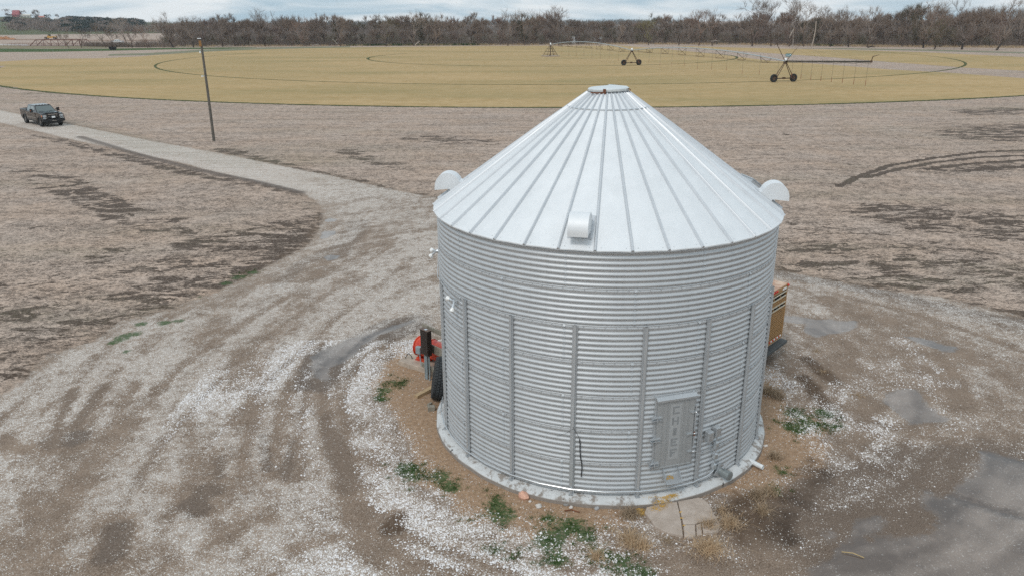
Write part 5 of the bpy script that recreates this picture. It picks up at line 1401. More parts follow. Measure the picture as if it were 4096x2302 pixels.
# ------------------------------------------------------------------ FAR HILL with the farmstead
HD = 1500.0
def hill_top(x):       # x: photograph column; returns crest row
    return float(np.interp(x, [-900, -300, 0, 60, 110, 150, 200, 260, 330, 420, 520, 640, 760], [66, 66, 68, 67, 69.5, 74, 78, 80, 82, 85, 88, 92, 99]))
cols = np.linspace(-900, 760, 90); V = []; rowsn = 7
for r_, (dd, f) in enumerate(((-560, 0), (-420, .30), (-260, .58), (-130, .82), (0, 1.0), (250, .96), (700, .6))):
    for x in cols:
        p = at_dist(x, hill_top(x), HD); k = (HD + dd) / HD
        z = max(p.z, -.5) * f + (1.2 * math.sin(x * .05 + r_) + .8 * math.sin(x * .021 * r_)) * (0 if r_ in (0, 4) else 1)
        V.append((p.x * k, p.y * k, z if r_ else -.5))
F = [[r_ * 90 + k, r_ * 90 + k + 1, (r_ + 1) * 90 + k + 1, (r_ + 1) * 90 + k] for r_ in range(rowsn - 1) for k in range(89)]
M_HILL = crop_material('hill_grass', (.085, .105, .045), (.16, .15, .085), (.06, .075, .04), .7)
hill = np_mesh('hill', V, F, M_HILL, smooth=True); tag(hill, kind='structure')
M_HROOF = plain('red_roof', (.30, .07, .075), .6, var=.08, scale=.2); M_HWALL = plain('cream_wall', (.62, .58, .50), .8, var=.05); M_HWH = plain('white_wall', (.68, .68, .68), .7, var=.05)
M_HREDW = plain('red_wall', (.30, .07, .06), .8); M_WIN = plain('window_dark', (.05, .06, .07), .3)
def hillpt(x, y):
    p = at_dist(x, y, HD); return p
def house(name, label, x0, x1, ybase, ytop, roofmat, wallmat, depth=9, rz=0.0, eave=.45, overlap=0, cat='farm building'):
    p0, p1 = hillpt(x0, ybase), hillpt(x1, ybase); w = (p1 - p0).length; c = (p0 + p1) / 2; h = (ybase - ytop) / 3053 * HD
    he = h * eave; dirw = (p1 - p0).normalized()
    t = thing(name, label, cat, (c.x, c.y, c.z - 1.5), math.atan2(dirw.y, dirw.x) + rz)
    b = MB(); b.box((0, 0, (he + 1.5) / 2), (w, depth, he + 1.5)); b.prism([(-depth / 2, 0), (depth / 2, 0), (0, h - he)], (0, 0, he + 1.5), (0, 1, 0), (0, 0, 1), (1, 0, 0), w - .1); wl = b.build('wall', wallmat, t)
    b = MB(); o_ = depth / 2 + .4
    for s_ in (-1, 1):
        a_ = Vector((0, s_ * o_, he + 1.5 - .25)); b_ = Vector((0, 0, h + 1.5 + .1))
        b.add([Vector((sx_ * (w / 2 + .5), q.y, q.z + dz)) for dz in (0, .25) for sx_, q in ((-1, a_), (1, a_), (1, b_), (-1, b_))], [(3, 2, 1, 0), (4, 5, 6, 7), (0, 1, 5, 4), (1, 2, 6, 5), (2, 3, 7, 6), (3, 0, 4, 7)])
    b.build('roof', roofmat, t)
    for k in range(3):
        b = MB(); b.box((-w * .3 + k * w * .3, -depth / 2 - .02, 1.5 + he * .5), (w * .10, .08, he * .35)); b.build('window', M_WIN, wl)
    return t
house('barn', 'tall barn with a steep red roof on the far hill', 55, 82, 66, 48, M_HROOF, M_HREDW, 13, rz=rad(-20), eave=.28, cat='barn')
house('farm_shed', 'long low cream shed right of the red roofed barn', 84, 124, 71.5, 61.5, M_HWALL, M_HWALL, 11, rz=rad(-9), eave=.72)
house('farm_shed', 'low white shed left of the red roofed barn', 32, 53, 67, 60.5, M_TRIM, M_HWH, 8, eave=.7)
house('farmhouse', 'small cream house with a pale red roof between bare trees', 155, 178, 77, 68, plain('faded_red_roof', (.50, .20, .15), .7), M_HWALL, 9, eave=.6, cat='house')
house('farmhouse', 'small white house at the right end of the far hill', 216, 236, 80, 73, M_HWH, M_HWH, 8, eave=.6, cat='house')
# white sheds half hidden in the wood
for x0, x1, y0_, y1_, lab in ((2288, 2308, 165, 149, 'narrow white shed left of the other one in the wood'), (2378, 2404, 171, 152, 'white shed seen through bare trunks behind the sprinkler arch')):
    pa = at_dist(x0, y0_, 388); pb_ = at_dist(x1, y0_, 388); c = (pa + pb_) / 2; w = (pb_ - pa).length; h = (y0_ - y1_) / 3053 * 388
    t = thing('white_shed', lab, 'shed', (c.x, c.y, 0)); b = MB(); b.box((0, 0, (c.z + h) / 2), (w, 3, c.z + h)); b.build('wall', M_HWH, t)
    b = MB(); b.box((0, 0, c.z + h + .05), (w + .3, 3.3, .14)); b.build('roof', M_HWALL, t)
    b = MB(); b.box((w * .2, -1.52, c.z + h * .5), (w * .3, .05, h * .5)); b.build('door', M_WIN, t)
# ------------------------------------------------------------------ BARE TREES
def bark(name, c, var=.3):
    n = NT(name); f = n.noise(1.0, 5, .65, vec=n.map(scale=(2, 2, .4)))
    oi = n.node('ShaderNodeObjectInfo').outputs['Random']
    a = n.mix(n.rng(f, .3, .7), tuple(x * (1 - var) for x in c), tuple(x * (1 + var) for x in c))
    a = n.mix(oi, n.mix(1.0, a, (.82, .80, .80), 'MULTIPLY'), n.mix(1.0, a, (1.15, 1.08, 1.0), 'MULTIPLY'))
    n.set(color=a, rough=.95, spec=.1); return n.mat
M_BARK = bark('bark', (.115, .090, .074)); M_BARKD = bark('dark_bark', (.055, .046, .040)); M_BARKW = bark('bleached_wood', (.38, .34, .30), .15)
M_TWIG = bark('twigs', (.235, .190, .160)); M_TWIGR = bark('reddish_twigs', (.265, .200, .170)); M_TWIGG = bark('budding_twigs', (.21, .195, .105)); M_TWIGD = bark('dark_twigs', (.135, .120, .085)); M_TWIGP = bark('pale_twigs', (.33, .28, .245))
def tree_meshes(seed, h, spread=.42, fork=.3, lean=(0, 0), dense=1.0, droop=0.0, buds=0, limbs=4, tww=.022, rmin=.045):
    """a bare tree of height h: returns (trunk verts/faces, crown verts/faces)"""
    R = random.Random(seed); T = MB(); Cn = MB()
    def tw(p, d, l, w):
        a = d.cross(Vector((R.uniform(-1, 1), R.uniform(-1, 1), R.uniform(-1, 1))))
        if a.length < 1e-3: return
        a.normalize(); e = p + d * l
        Cn.add([p - a * w, p + a * w, e], [(0, 1, 2)])
    def branch(p, d, l, r, depth, mb):
        n = 3 if depth < 3 else 2; pts = [p]; rs = [r]; dd = d.copy()
        for i in range(n):
            dd = (dd + Vector((R.uniform(-1, 1), R.uniform(-1, 1), R.uniform(-.5, .75) - droop * depth * .2)) * .20).normalized()
            pts.append(pts[-1] + dd * l / n); rs.append(r * (1 - .42 * (i + 1) / n))
        rs = [max(x, rmin * (1 if depth < 4 else .6)) for x in rs]
        mb.tube(pts, rs, 5 if depth < 2 else 3, cap=False)
        if depth >= 4 or l < h * .045:
            for k in range(int(13 * dense)):
                q = pts[0].lerp(pts[-1], R.uniform(.1, 1)); v = (dd + Vector((R.uniform(-1, 1), R.uniform(-1, 1), R.uniform(-.3, 1.3))) * .8).normalized()
                ln = R.uniform(.06, .14) * h
                tw(q, v, ln, tww * 1.15)
                for _k in range(2):
                    v2 = (v + Vector((R.uniform(-1, 1), R.uniform(-1, 1), R.uniform(-.5, .8))) * .7).normalized(); tw(q + v * ln * R.uniform(.2, .8), v2, ln * .75, tww)
                if buds:
                    for _ in range(buds):
                        c = q + v * ln * R.uniform(.3, 1.0) + Vector((R.uniform(-1, 1), R.uniform(-1, 1), R.uniform(-1, 1))) * .15; s = R.uniform(.05, .11)
                        a = Vector((R.uniform(-1, 1), R.uniform(-1, 1), R.uniform(-1, 1))) * s; b_ = Vector((R.uniform(-1, 1), R.uniform(-1, 1), R.uniform(-1, 1))) * s
                        Cn.add([c, c + a, c + b_], [(0, 1, 2)])
            return
        kids = R.choice((2, 3)) if depth else limbs
        for k in range(kids):
            az = 2 * PI * (k + R.uniform(-.3, .3)) / kids; tilt = R.uniform(.35, .95) * (spread / .42) if depth else R.uniform(.25, .75) * (spread / .42)
            a = dd.cross(Vector((.3, .9, .1))).normalized(); b_ = dd.cross(a)
            nd = (dd * math.cos(tilt) + (a * math.cos(az) + b_ * math.sin(az)) * math.sin(tilt) + Vector((0, 0, .18))).normalized()
            start = pts[-1] if k < 2 or depth == 0 else pts[1].lerp(pts[-1], R.uniform(.2, .9))
            branch(start, nd, l * R.uniform(.60, .84) if depth else h * R.uniform(.24, .34), rs[-1] * R.uniform(.6, .85), depth + 1, Cn if depth >= 0 else mb)
    d0 = Vector((lean[0], lean[1], 1)).normalized(); r0 = h * .019 + .08
    branch(Vector((0, 0, -.2)), d0, h * fork, r0, 0, T)
    for k in range(int(6 * dense)):      # low shoots
        az = R.uniform(0, 2 * PI); z = R.uniform(.1, fork) * h
        p = d0 * z; v = Vector((math.cos(az), math.sin(az), R.uniform(.3, 1.2))).normalized()
        branch(p, v, h * R.uniform(.10, .17), r0 * .25, 3, Cn)
    mz = max([v[2] for v in Cn.v] or [h]); k = h / mz
    T.v = [(x * k, y * k, z * k) for x, y, z in T.v]; Cn.v = [(x * k, y * k, z * k) for x, y, z in Cn.v]
    return T, Cn
def make_tree(name, label, loc, T, Cn, mt, mc, rz=0, group=None, sc=1.0, cat='tree'):
    t = thing(name, label, cat, loc, rz, group); t.scale = (sc, sc, sc)
    T.build('trunk', mt, t); Cn.build('crown', mc, t); return t
TREES = 0
# --- one-off trees that stand out: (name, label, x, top row, distance, seed, options, bark, twig)
L, Rr = (-1, 0), (1, 0)
ONE = [
    ('small leaning bare tree in front of the left half of the bridge', 262, 117, 405, 21, dict(h=0, lean=(-.35, 0), dense=.7), M_BARK, M_TWIG),
    ('bare tree in front of the right half of the bridge', 310, 104, 408, 22, dict(lean=(-.15, 0), dense=.7), M_BARK, M_TWIG),
    ('tall bare tree leaning left at the right end of the bridge', 404, 80, 404, 23, dict(lean=(-.42, 0), fork=.38), M_BARK, M_TWIG),
    ('bushy bare tree just left of the small white pickup', 434, 112, 398, 24, dict(dense=1.4), M_BARKD, M_TWIG),
    ('tallest tree by the bridge with pale budding crown leaning left', 490, 58, 398, 25, dict(lean=(-.25, 0), fork=.42, dense=1.3, spread=.36), M_BARK, M_TWIGP),
    ('slim bare tree standing right of the small white pickup', 512, 92, 394, 26, dict(), M_BARK, M_TWIGR),
    ('bare tree leaning left over the creek with a crooked trunk', 575, 88, 390, 27, dict(lean=(-.3, 0), dense=1.3), M_BARK, M_TWIGR),
    ('big open bare tree second from the utility pole on its left', 671, 34, 388, 28, dict(lean=(-.12, 0), fork=.25, spread=.46), M_BARKD, M_TWIG),
    ('bare tree with upright limbs nearest to the utility pole on its left', 756, 50, 386, 29, dict(fork=.3, lean=(-.08, 0)), M_BARKD, M_TWIG),
    ('forked bare tree behind the marker board of the utility pole', 875, 58, 384, 30, dict(), M_BARKD, M_TWIG),
    ('broad crowned tall bare tree right of the utility pole', 1045, 22, 381, 31, dict(fork=.28, spread=.5), M_BARKD, M_TWIG),
    ('bare tree with a rounded top left of centre of the wood', 1205, 54, 374, 32, dict(dense=1.4), M_BARK, M_TWIGR),
    ('slim bare tree with crown just above its neighbours left of centre', 1352, 50, 370, 33, dict(spread=.34), M_BARK, M_TWIG),
    ('dark spreading tree with twisting limbs and greenish buds near the wood centre', 1537, 42, 362, 34, dict(fork=.36, spread=.52, buds=1, dense=1.2), M_BARKD, M_TWIGD),
    ('fine twigged pale bare tree right of the dark spreading tree', 1646, 32, 366, 35, dict(fork=.42, spread=.34), M_BARK, M_TWIGP),
    ('broad bare tree with two domed tops near the wood centre', 1740, 44, 366, 36, dict(dense=1.4), M_BARK, M_TWIG),
    ('tall narrow bare tree right of the centre of the wood', 2030, 20, 356, 37, dict(fork=.45, spread=.36), M_BARK, M_TWIG),
    ('bare tree with bleached forked top left of the pivot tower', 2098, 24, 362, 38, dict(fork=.4, spread=.38, dense=.6), M_BARK, M_TWIG),
    ('high fan shaped bare tree behind the pivot tower', 2238, 6, 362, 39, dict(fork=.48, spread=.5), M_BARK, M_TWIG),
    ('pale green budding tree behind the middle wheeled tower', 2600, 48, 358, 40, dict(buds=2, spread=.36), M_BARK, M_TWIGG),
    ('dark trunked bare tree behind the second sprinkler span', 2724, 50, 356, 41, dict(dense=1.4), M_BARKD, M_TWIG),
    ('left one of two tall rounded trees behind the second sprinkler span', 2806, 28, 352, 42, dict(fork=.4), M_BARK, M_TWIGR),
    ('right one of two tall rounded trees behind the second sprinkler span', 2862, 18, 352, 43, dict(fork=.45, spread=.48), M_BARK, M_TWIG),
    ('very tall bare tree cut by the top edge left of the last wheeled tower', 3028, -26, 345, 44, dict(fork=.3, spread=.52, dense=1.2), M_BARK, M_TWIG),
    ('very tall upright bare tree behind the last wheeled tower', 3105, -24, 347, 45, dict(fork=.34, spread=.4), M_BARK, M_TWIG),
    ('very tall bare tree just right of the last wheeled tower', 3180, -34, 345, 46, dict(fork=.38, spread=.42), M_BARK, M_TWIG),
    ('tall bare tree between the last wheeled tower and the bleached trunk', 3236, -4, 345, 47, dict(fork=.4), M_BARK, M_TWIG),
    ('leafing tree leaning right beside the bleached trunk', 3340, 22, 345, 48, dict(fork=.35, lean=(.25, 0), buds=1), M_BARKD, M_TWIG),
    ('tall V shaped bare tree right of the bleached trunk', 3418, 8, 340, 49, dict(fork=.4, spread=.36, dense=.8), M_BARKD, M_TWIG),
    ('fan of fine limbs on the tall tree above the end of the boom', 3492, 12, 342, 50, dict(fork=.42, lean=(.2, 0)), M_BARK, M_TWIGP),
    ('big many limbed bare tree at the left of the right hand grove', 3728, -20, 338, 51, dict(fork=.36, spread=.55, dense=1.3), M_BARKD, M_TWIG),
    ('low wide greenish budding tree in the right hand grove', 3760, 62, 325, 52, dict(fork=.3, spread=.6, buds=2, dense=1.2), M_BARKD, M_TWIGD),
    ('biggest dark bare tree of the right hand grove with split trunk', 3890, -40, 325, 53, dict(fork=.22, spread=.55, dense=1.3, lean=(.12, 0)), M_BARKD, M_TWIG),
    ('dark leaning bare tree at the right edge of the photograph', 4030, -30, 322, 54, dict(fork=.3, lean=(.35, 0), dense=1.3), M_BARKD, M_TWIG),
]
for label, x, ytop, dist, seed, op, mt, mc in ONE:
    p = at_dist(x, ytop, dist); h = p.z; op = dict(op); op.pop('h', 0)
    op['dense'] = op.get('dense', 1.0) * (.75 if x < 2950 else 1.0); T, Cn = tree_meshes(seed, h, tww=.017, rmin=.062, **op); make_tree('bare_tree', label, (p.x, p.y, 0), T, Cn, mt, mc, random.Random(seed).uniform(-.3, .3)); TREES += 1
# bleached dead trunk with a forked top
p = at_dist(3272, 14, 338); T = MB(); z = p.z
T.tube([(-.5, 0, 0), (.0, 0, 3), (.25, 0, 6.5), (.15, 0, z * .60)], [.24, .22, .20, .17], 8)
_, Cn = tree_meshes(77, z, fork=.6, dense=.7); Cn.v = [v for v in Cn.v]
t = make_tree('bleached_tree', 'tree with a bare white bleached trunk right of the last wheeled tower', (p.x, p.y, 0), T, Cn, M_BARKW, M_TWIG)
p = at_dist(3166, 140, 335); b = MB(); b.tube([(-.8, 0, p.z - 1.2), (-.1, 0, p.z + .6), (.6, 0, p.z + 2.2)], [.08, .30, .10], 6)
b.tube([(.5, 0, p.z + 2.2), (.9, 0, p.z * .5), (1.0, 0, 0)], [.10, .14, .2], 5)
o = b.build('broken_limb', M_BARKW); o.location = (p.x, p.y, 0); tag(o, 'pale splintered limb of a broken tree left of the bleached trunk', 'broken tree')
# --- filler of the wood: a few kinds, copied
KINDS = []
for i, (op, mt, mc, nm, lab) in enumerate([
        (dict(spread=.36, dense=1.7, fork=.34), M_BARK, M_TWIG, 'bare_tree', 'bushy brown bare tree among its like in the wood'), (dict(spread=.30, dense=1.6, fork=.36), M_BARK, M_TWIGR, 'bare_tree', 'bushy reddish brown bare tree among its like in the wood'),
        (dict(spread=.42, dense=1.2, fork=.42), M_BARKD, M_TWIG, 'bare_tree', 'dark trunked brown bare tree among its like in the wood'), (dict(spread=.34, dense=1.5, fork=.2, limbs=6), M_BARK, M_TWIG, 'bare_tree', 'many stemmed brown bare tree among its like in the wood'),
        (dict(spread=.38, dense=1.5, fork=.36, buds=1), M_BARKD, M_TWIGD, 'bare_tree', 'faintly greenish bare tree among its like in the wood'), (dict(spread=.32, dense=1.3, fork=.46), M_BARK, M_TWIGP, 'bare_tree', 'pale twigged bare tree among its like in the wood')]):
    for j in range(2):
        T, Cn = tree_meshes(100 + i * 7 + j, 12.0, tww=.022, rmin=.055, **op)
        me_t = T.build('trunk', mt); me_c = Cn.build('crown', mc); KINDS.append((me_t, me_c, nm, lab))
used = set()
def put_kind(k, p, h, rz):
    me_t, me_c, nm, lab = KINDS[k]; t = thing(nm, lab, 'tree', (p.x, p.y, 0), rz, 'bare trees filling the wood'); s = h / 12.0; t.scale = (s * .88, s * .88, s)
    for src in (me_t, me_c):
        if k in used:
            c = src.copy(); COL.objects.link(c); c.parent = t
        else: src.parent = t
    used.add(k)
rt = random.Random(17)
wx = [600, 1024, 1500, 2048, 2560, 3000, 3500, 4096, 4500]; wy = [187, 187, 184, 181.5, 178, 180, 188, 192, 194]
cx_ = [600, 760, 1000, 1080, 1250, 1500, 1900, 2150, 2300, 2600, 2750, 2950, 3020, 3300, 3520, 3640, 3800, 4096, 4500]; cy_ = [98, 76, 68, 80, 62, 70, 68, 62, 82, 74, 70, 80, 60, 54, 62, 52, 44, 24, 15]
cnt = 0
for row, (off, step, n_) in enumerate(((4, 1, 62), (16, 1, 58), (34, 1, 50), (62, 1, 40))):
    for k in range(n_):
        x = 640 + (4300 - 640) * (k + rt.uniform(.1, .9)) / n_
        base = G(x, float(np.interp(x, wx, wy))); dist = base.xy.length + off + rt.uniform(-3, 6)
        yt = float(np.interp(x, cx_, cy_)) + rt.gauss(-3, 17)
        if row == 0: yt += 22 if rt.random() < .5 else 0
        p = at_dist(x, yt, dist); h = max(5.5, p.z)
        if x < 900 and rt.random() < .35: continue
        put_kind(rt.choice([0, 0, 1, 2, 3, 3, 4, 5]) * 2 + rt.randrange(2), p, h, rt.uniform(0, 2 * PI)); cnt += 1
for k, (a_, b_, n_, l_) in enumerate(KINDS):
    if k not in used: bpy.data.objects.remove(a_); bpy.data.objects.remove(b_)
# --- undergrowth along the foot of the wood
def thicket(name, label, pts_fn, n, hmin, hmax, w, mat, seed, lean=.35, wid=.03, cat='undergrowth'):
    r = np.random.default_rng(seed); P = pts_fn(r, n)
    h = r.uniform(hmin, hmax, n); az = r.uniform(0, 2 * np.pi, n); tilt = r.normal(0, lean, (n, 2)); wd_ = r.uniform(.5, 1.3, n) * wid
    B = np.c_[P, np.zeros(n)]; A_ = np.c_[np.cos(az) * wd_, np.sin(az) * wd_, np.zeros(n)]
    E_ = B + np.c_[tilt * h[:, None], h]; Mi = B + np.c_[tilt * h[:, None] * .35, h * .5]
    V = np.stack([B - A_, B + A_, Mi + A_ * .8, Mi - A_ * .8, E_], 1).reshape(-1, 3)
    i = np.arange(n)[:, None] * 5
    tri = np.concatenate([i + np.array([[0, 1, 2]]), i + np.array([[0, 2, 3]]), i + np.array([[3, 2, 4]])])
    o = np_mesh(name, V, tri, mat); tag(o, label, cat, kind='stuff'); return o
def along(x0, x1, offa, offb, ys=wy, xs=wx):
    def f(r, n):
        # clumped along the line
        cen = r.uniform(x0, x1, max(8, n // 60)); x = r.choice(cen, n) + r.normal(0, (x1 - x0) / 700 + 6, n); out = []
        offs = r.uniform(offa, offb, n)
        for xx, of in zip(x, offs):
            g = G(float(xx), float(np.interp(xx, xs, ys))); d = g.xy.normalized(); out.append((g.x + d.x * of, g.y + d.y * of))
        return np.array(out)
    return f
thicket('brushwood', 'tangled brown brushwood along the foot of the wood', along(560, 4300, 2, 30), 26000, 1.0, 3.8, 1, M_TWIG, 5, .30, .035)
thicket('brushwood', 'dark bare brushwood deep in the wood', along(640, 4300, 20, 75), 20000, 1.5, 5.5, 1, M_TWIGD, 6, .25, .05)
thicket('brushwood', 'brown brushwood on the creek bank around the small white pickup', along(330, 700, -2, 10, [186, 190, 190], [300, 560, 700]), 5000, .8, 3.0, 1, M_TWIG, 8, .30, .035)
M_DRY = bark('dry_grass', (.40, .32, .22), .2); M_LEAF = bark('green_leaves', (.045, .085, .03), .3)
thicket('dry_bank_grass', 'pale dry grass on the bank before the wood', along(560, 4300, -2.5, 5), 16000, .25, 1.1, 1, M_DRY, 9, .35, .05)
thicket('green_undergrowth', 'green low undergrowth at the edge of the wood', along(1380, 1960, -1, 7), 7000, .3, 1.0, 1, M_LEAF, 10, .6, .09)
thicket('green_undergrowth', 'green low undergrowth behind the last wheeled tower', along(3260, 3330, 0, 5), 1200, .3, .9, 1, M_LEAF, 12, .6, .09)
# fallen logs at the edge
for i, (x0, y0, x1, y1, lab) in enumerate(((860, 189, 900, 186, 'long fallen log right of the utility pole'), (905, 187, 935, 189, 'bent fallen log second right of the utility pole'), (1330, 158, 1352, 182, 'pale slanting dead limb left of the wood centre'), (1660, 182, 1680, 166, 'pale forked dead limb near the green undergrowth'), (1246, 183, 1285, 186, 'pile of pale fallen branches left of the wood centre'), (3470, 192, 3500, 194, 'dark fallen log under the end of the boom'), (2844, 166, 2876, 165, 'pale fallen log behind the second sprinkler span'))):
    a = at_dist(x0, y0, G(x0, max(y0, 186)).xy.length if y0 > 180 else 352); c = at_dist(x1, y1, a.xy.length + 1)
    a.z = max(a.z, .15); c.z = max(c.z, .25); b = MB(); m_ = (a + c) / 2 + Vector((0, 0, .25)); b.tube([a, m_, c], [.22, .19, .10], 6); b.tube([m_, m_ + Vector((.8, .2, 1.0))], [.09, .03], 5)
    tag(b.build('fallen_log', M_BARKW if i != 5 else M_BARKD), lab, 'log')
# --- distant woods at the left and under the hill, read as one mass
def wood_mass(name, label, spots, mat, seed, n_per, h0, wid):
    r = np.random.default_rng(seed); B = []; Hh = []; W_ = []
    for (x, y, z, h, w) in spots:
        n = n_per; u = r.normal(0, 1, (n, 2)) * w * .5; t = np.clip(r.random(n) ** .7, .02, 1)
        k = np.sqrt(np.clip(1 - (np.hypot(u[:, 0], u[:, 1]) / (w * 1.1)) ** 2, .05, 1))
        B.append(np.c_[x + u[:, 0], y + u[:, 1], z + h * t * k * .85]); Hh.append(np.full(n, h * .22)); W_.append(np.full(n, wid))
    B = np.concatenate(B); Hh = np.concatenate(Hh) * r.uniform(.5, 1.4, len(B)); W_ = np.concatenate(W_); n = len(B)
    az = r.uniform(0, 2 * np.pi, n); A_ = np.c_[np.cos(az) * W_, np.sin(az) * W_, np.zeros(n)]
    E_ = B + np.c_[r.normal(0, .35, (n, 2)) * Hh[:, None], Hh]
    V = np.stack([B - A_, B + A_, E_], 1).reshape(-1, 3); i = np.arange(n)[:, None] * 3 + np.array([[0, 1, 2]])
    o = np_mesh(name, V, i, mat); tag(o, label, 'distant wood', kind='stuff'); return o
rs_ = random.Random(31); spots = []
for k in range(420):
    x = rs_.uniform(-500, 1150); f = rs_.random(); yb = float(np.interp(x, [-500, 0, 300, 600, 1200], [127, 126, 134, 136, 136])) - f * 18
    g = G(x, yb); spots.append((g.x, g.y, 0, rs_.uniform(8, 13), rs_.uniform(6, 10)))
wood_mass('distant_wood', 'far band of grey brown bare woods behind the pale field at left', spots, M_TWIG, 41, 230, 10, .22)
spots = []
for k in range(520):
    x = rs_.uniform(690, 4400); d = rs_.uniform(430, 900); p = at_dist(x, 90, d); spots.append((p.x, p.y, 0, rs_.uniform(5, 11.5), rs_.uniform(7, 11)))
wood_mass('distant_wood', 'deep grey brown woods filling in behind the front trees', spots, M_TWIG, 45, 240, 10, .11)
spots = []
for k in range(300):
    x = rs_.uniform(330, 2700); d = rs_.uniform(1700, 2600); p = at_dist(x, 90, d); spots.append((p.x, p.y, 0, rs_.uniform(11, 17), rs_.uniform(16, 26)))
wood_mass('distant_wood', 'thin dark line of woods on the horizon', spots, M_TWIGD, 42, 120, 12, .7)
spots = []; spots2 = []
for k in range(330):
    x = rs_.uniform(25, 560); f = rs_.random(); p = at_dist(x, hill_top(x), HD); dd = -60 - 440 * f
    kk = (HD + dd) / HD; zf = float(np.interp(dd, [-560, -420, -260, -130, 0], [0, .3, .58, .82, 1.0]))
    if x < 260 and f < .30: continue
    (spots2 if (x > 250 and rs_.random() < .55) or rs_.random() < .12 else spots).append((p.x * kk, p.y * kk, p.z * zf, rs_.uniform(4, 8), rs_.uniform(6, 11)))
for k in range(46):
    x = rs_.uniform(255, 420); p = at_dist(x, hill_top(x), HD + 10); spots2.append((p.x, p.y, p.z, rs_.uniform(4, 7), rs_.uniform(5, 9)))
wood_mass('distant_wood', 'grey bare scrub covering the slope of the far hill', spots, M_TWIG, 43, 200, 7, .45)
M_CEDAR = bark('cedar_foliage', (.028, .042, .024), .3)
wood_mass('distant_wood', 'dark evergreen trees along the right shoulder of the far hill', spots2, M_CEDAR, 44, 300, 7, .6)
for x, lab, hh_, mt_ in ((30, 'faint bare tree left of the red roofed barn', 14, M_TWIG), (96, 'faint bare tree behind the long cream shed', 12, M_TWIG), (143, 'bare tree left of the small cream house on the hill', 11, M_TWIG), (152, 'taller bare tree touching the small cream house on the hill', 15, M_TWIG), (183, 'small dark tree right of the small cream house', 8, M_TWIGD), (197, 'broad round dark tree between the two small houses', 9, M_TWIGD), (232, 'thin bare tree above the small white house', 10, M_TWIG)):
    p = at_dist(x, hill_top(x), HD + 4); T, Cn = tree_meshes(int(x) + 300, hh_, dense=2.0, spread=.5); make_tree('bare_tree', lab, (p.x, p.y, p.z - .5), T, Cn, M_BARKD, mt_)
# ------------------------------------------------------------------ GRASS, TUFTS AND STONES NEAR THE BIN
def blades(spots, n, hmin, hmax, seed, wid, lean, spread):
    r = np.random.default_rng(seed); V = []; Fs = []; b0 = 0
    for (x, y, rad_) in spots:
        m = max(3, int(n * rad_ * rad_)); a = r.uniform(0, 2 * np.pi, m); q = rad_ * np.abs(r.normal(0, spread, m))
        bx_, by_ = x + np.cos(a) * q, y + np.sin(a) * q
        keep = np.hypot(bx_ - BX, by_ - BY) > 4.47; bx_, by_ = bx_[keep], by_[keep]; m = len(bx_)
        if not m: continue
        h = r.uniform(hmin, hmax, m); ta = r.uniform(0, 2 * np.pi, m); tl = np.abs(r.normal(0, lean, m)) * h; aa = r.uniform(0, 2 * np.pi, m); w = wid * r.uniform(.6, 1.3, m)
        B = np.c_[bx_, by_, np.zeros(m)]; A_ = np.c_[np.cos(aa) * w, np.sin(aa) * w, np.zeros(m)]
        Mi = B + np.c_[np.cos(ta) * tl * .4, np.sin(ta) * tl * .4, h * .65]; E_ = B + np.c_[np.cos(ta) * tl, np.sin(ta) * tl, h * np.clip(1 - tl / h * .25, .3, 1)]
        V.append(np.stack([B - A_, B + A_, Mi + A_ * .7, Mi - A_ * .7, E_], 1).reshape(-1, 3)); i = b0 + np.arange(m)[:, None] * 5
        Fs.append(np.concatenate([i + np.array([[0, 1, 2]]), i + np.array([[0, 2, 3]]), i + np.array([[3, 2, 4]])])); b0 += m * 5
    return np.concatenate(V), np.concatenate(Fs)
M_GREEN = bark('fresh_grass', (.055, .115, .032), .3); M_TUFT = bark('dead_grass', (.47, .36, .245), .25); M_TUFTD = bark('grey_dead_grass', (.35, .275, .195), .25)
sp = []; rg = np.random.default_rng(77)
for (x, y), w in GREEN:
    g = G(x, y)
    for k in range(int(5 + w * 22)):
        d = rg.normal(0, w * .75, 2); sp.append((g.x + d[0], g.y + d[1], rg.uniform(.05, .13)))
V, F = blades(sp, 8000, .010, .036, 3, .0045, .9, 1.0)
tag(np_mesh('green_grass', V, F, M_GREEN), 'patches of short green grass on the sand and gravel round the grain bin', 'grass', kind='stuff')
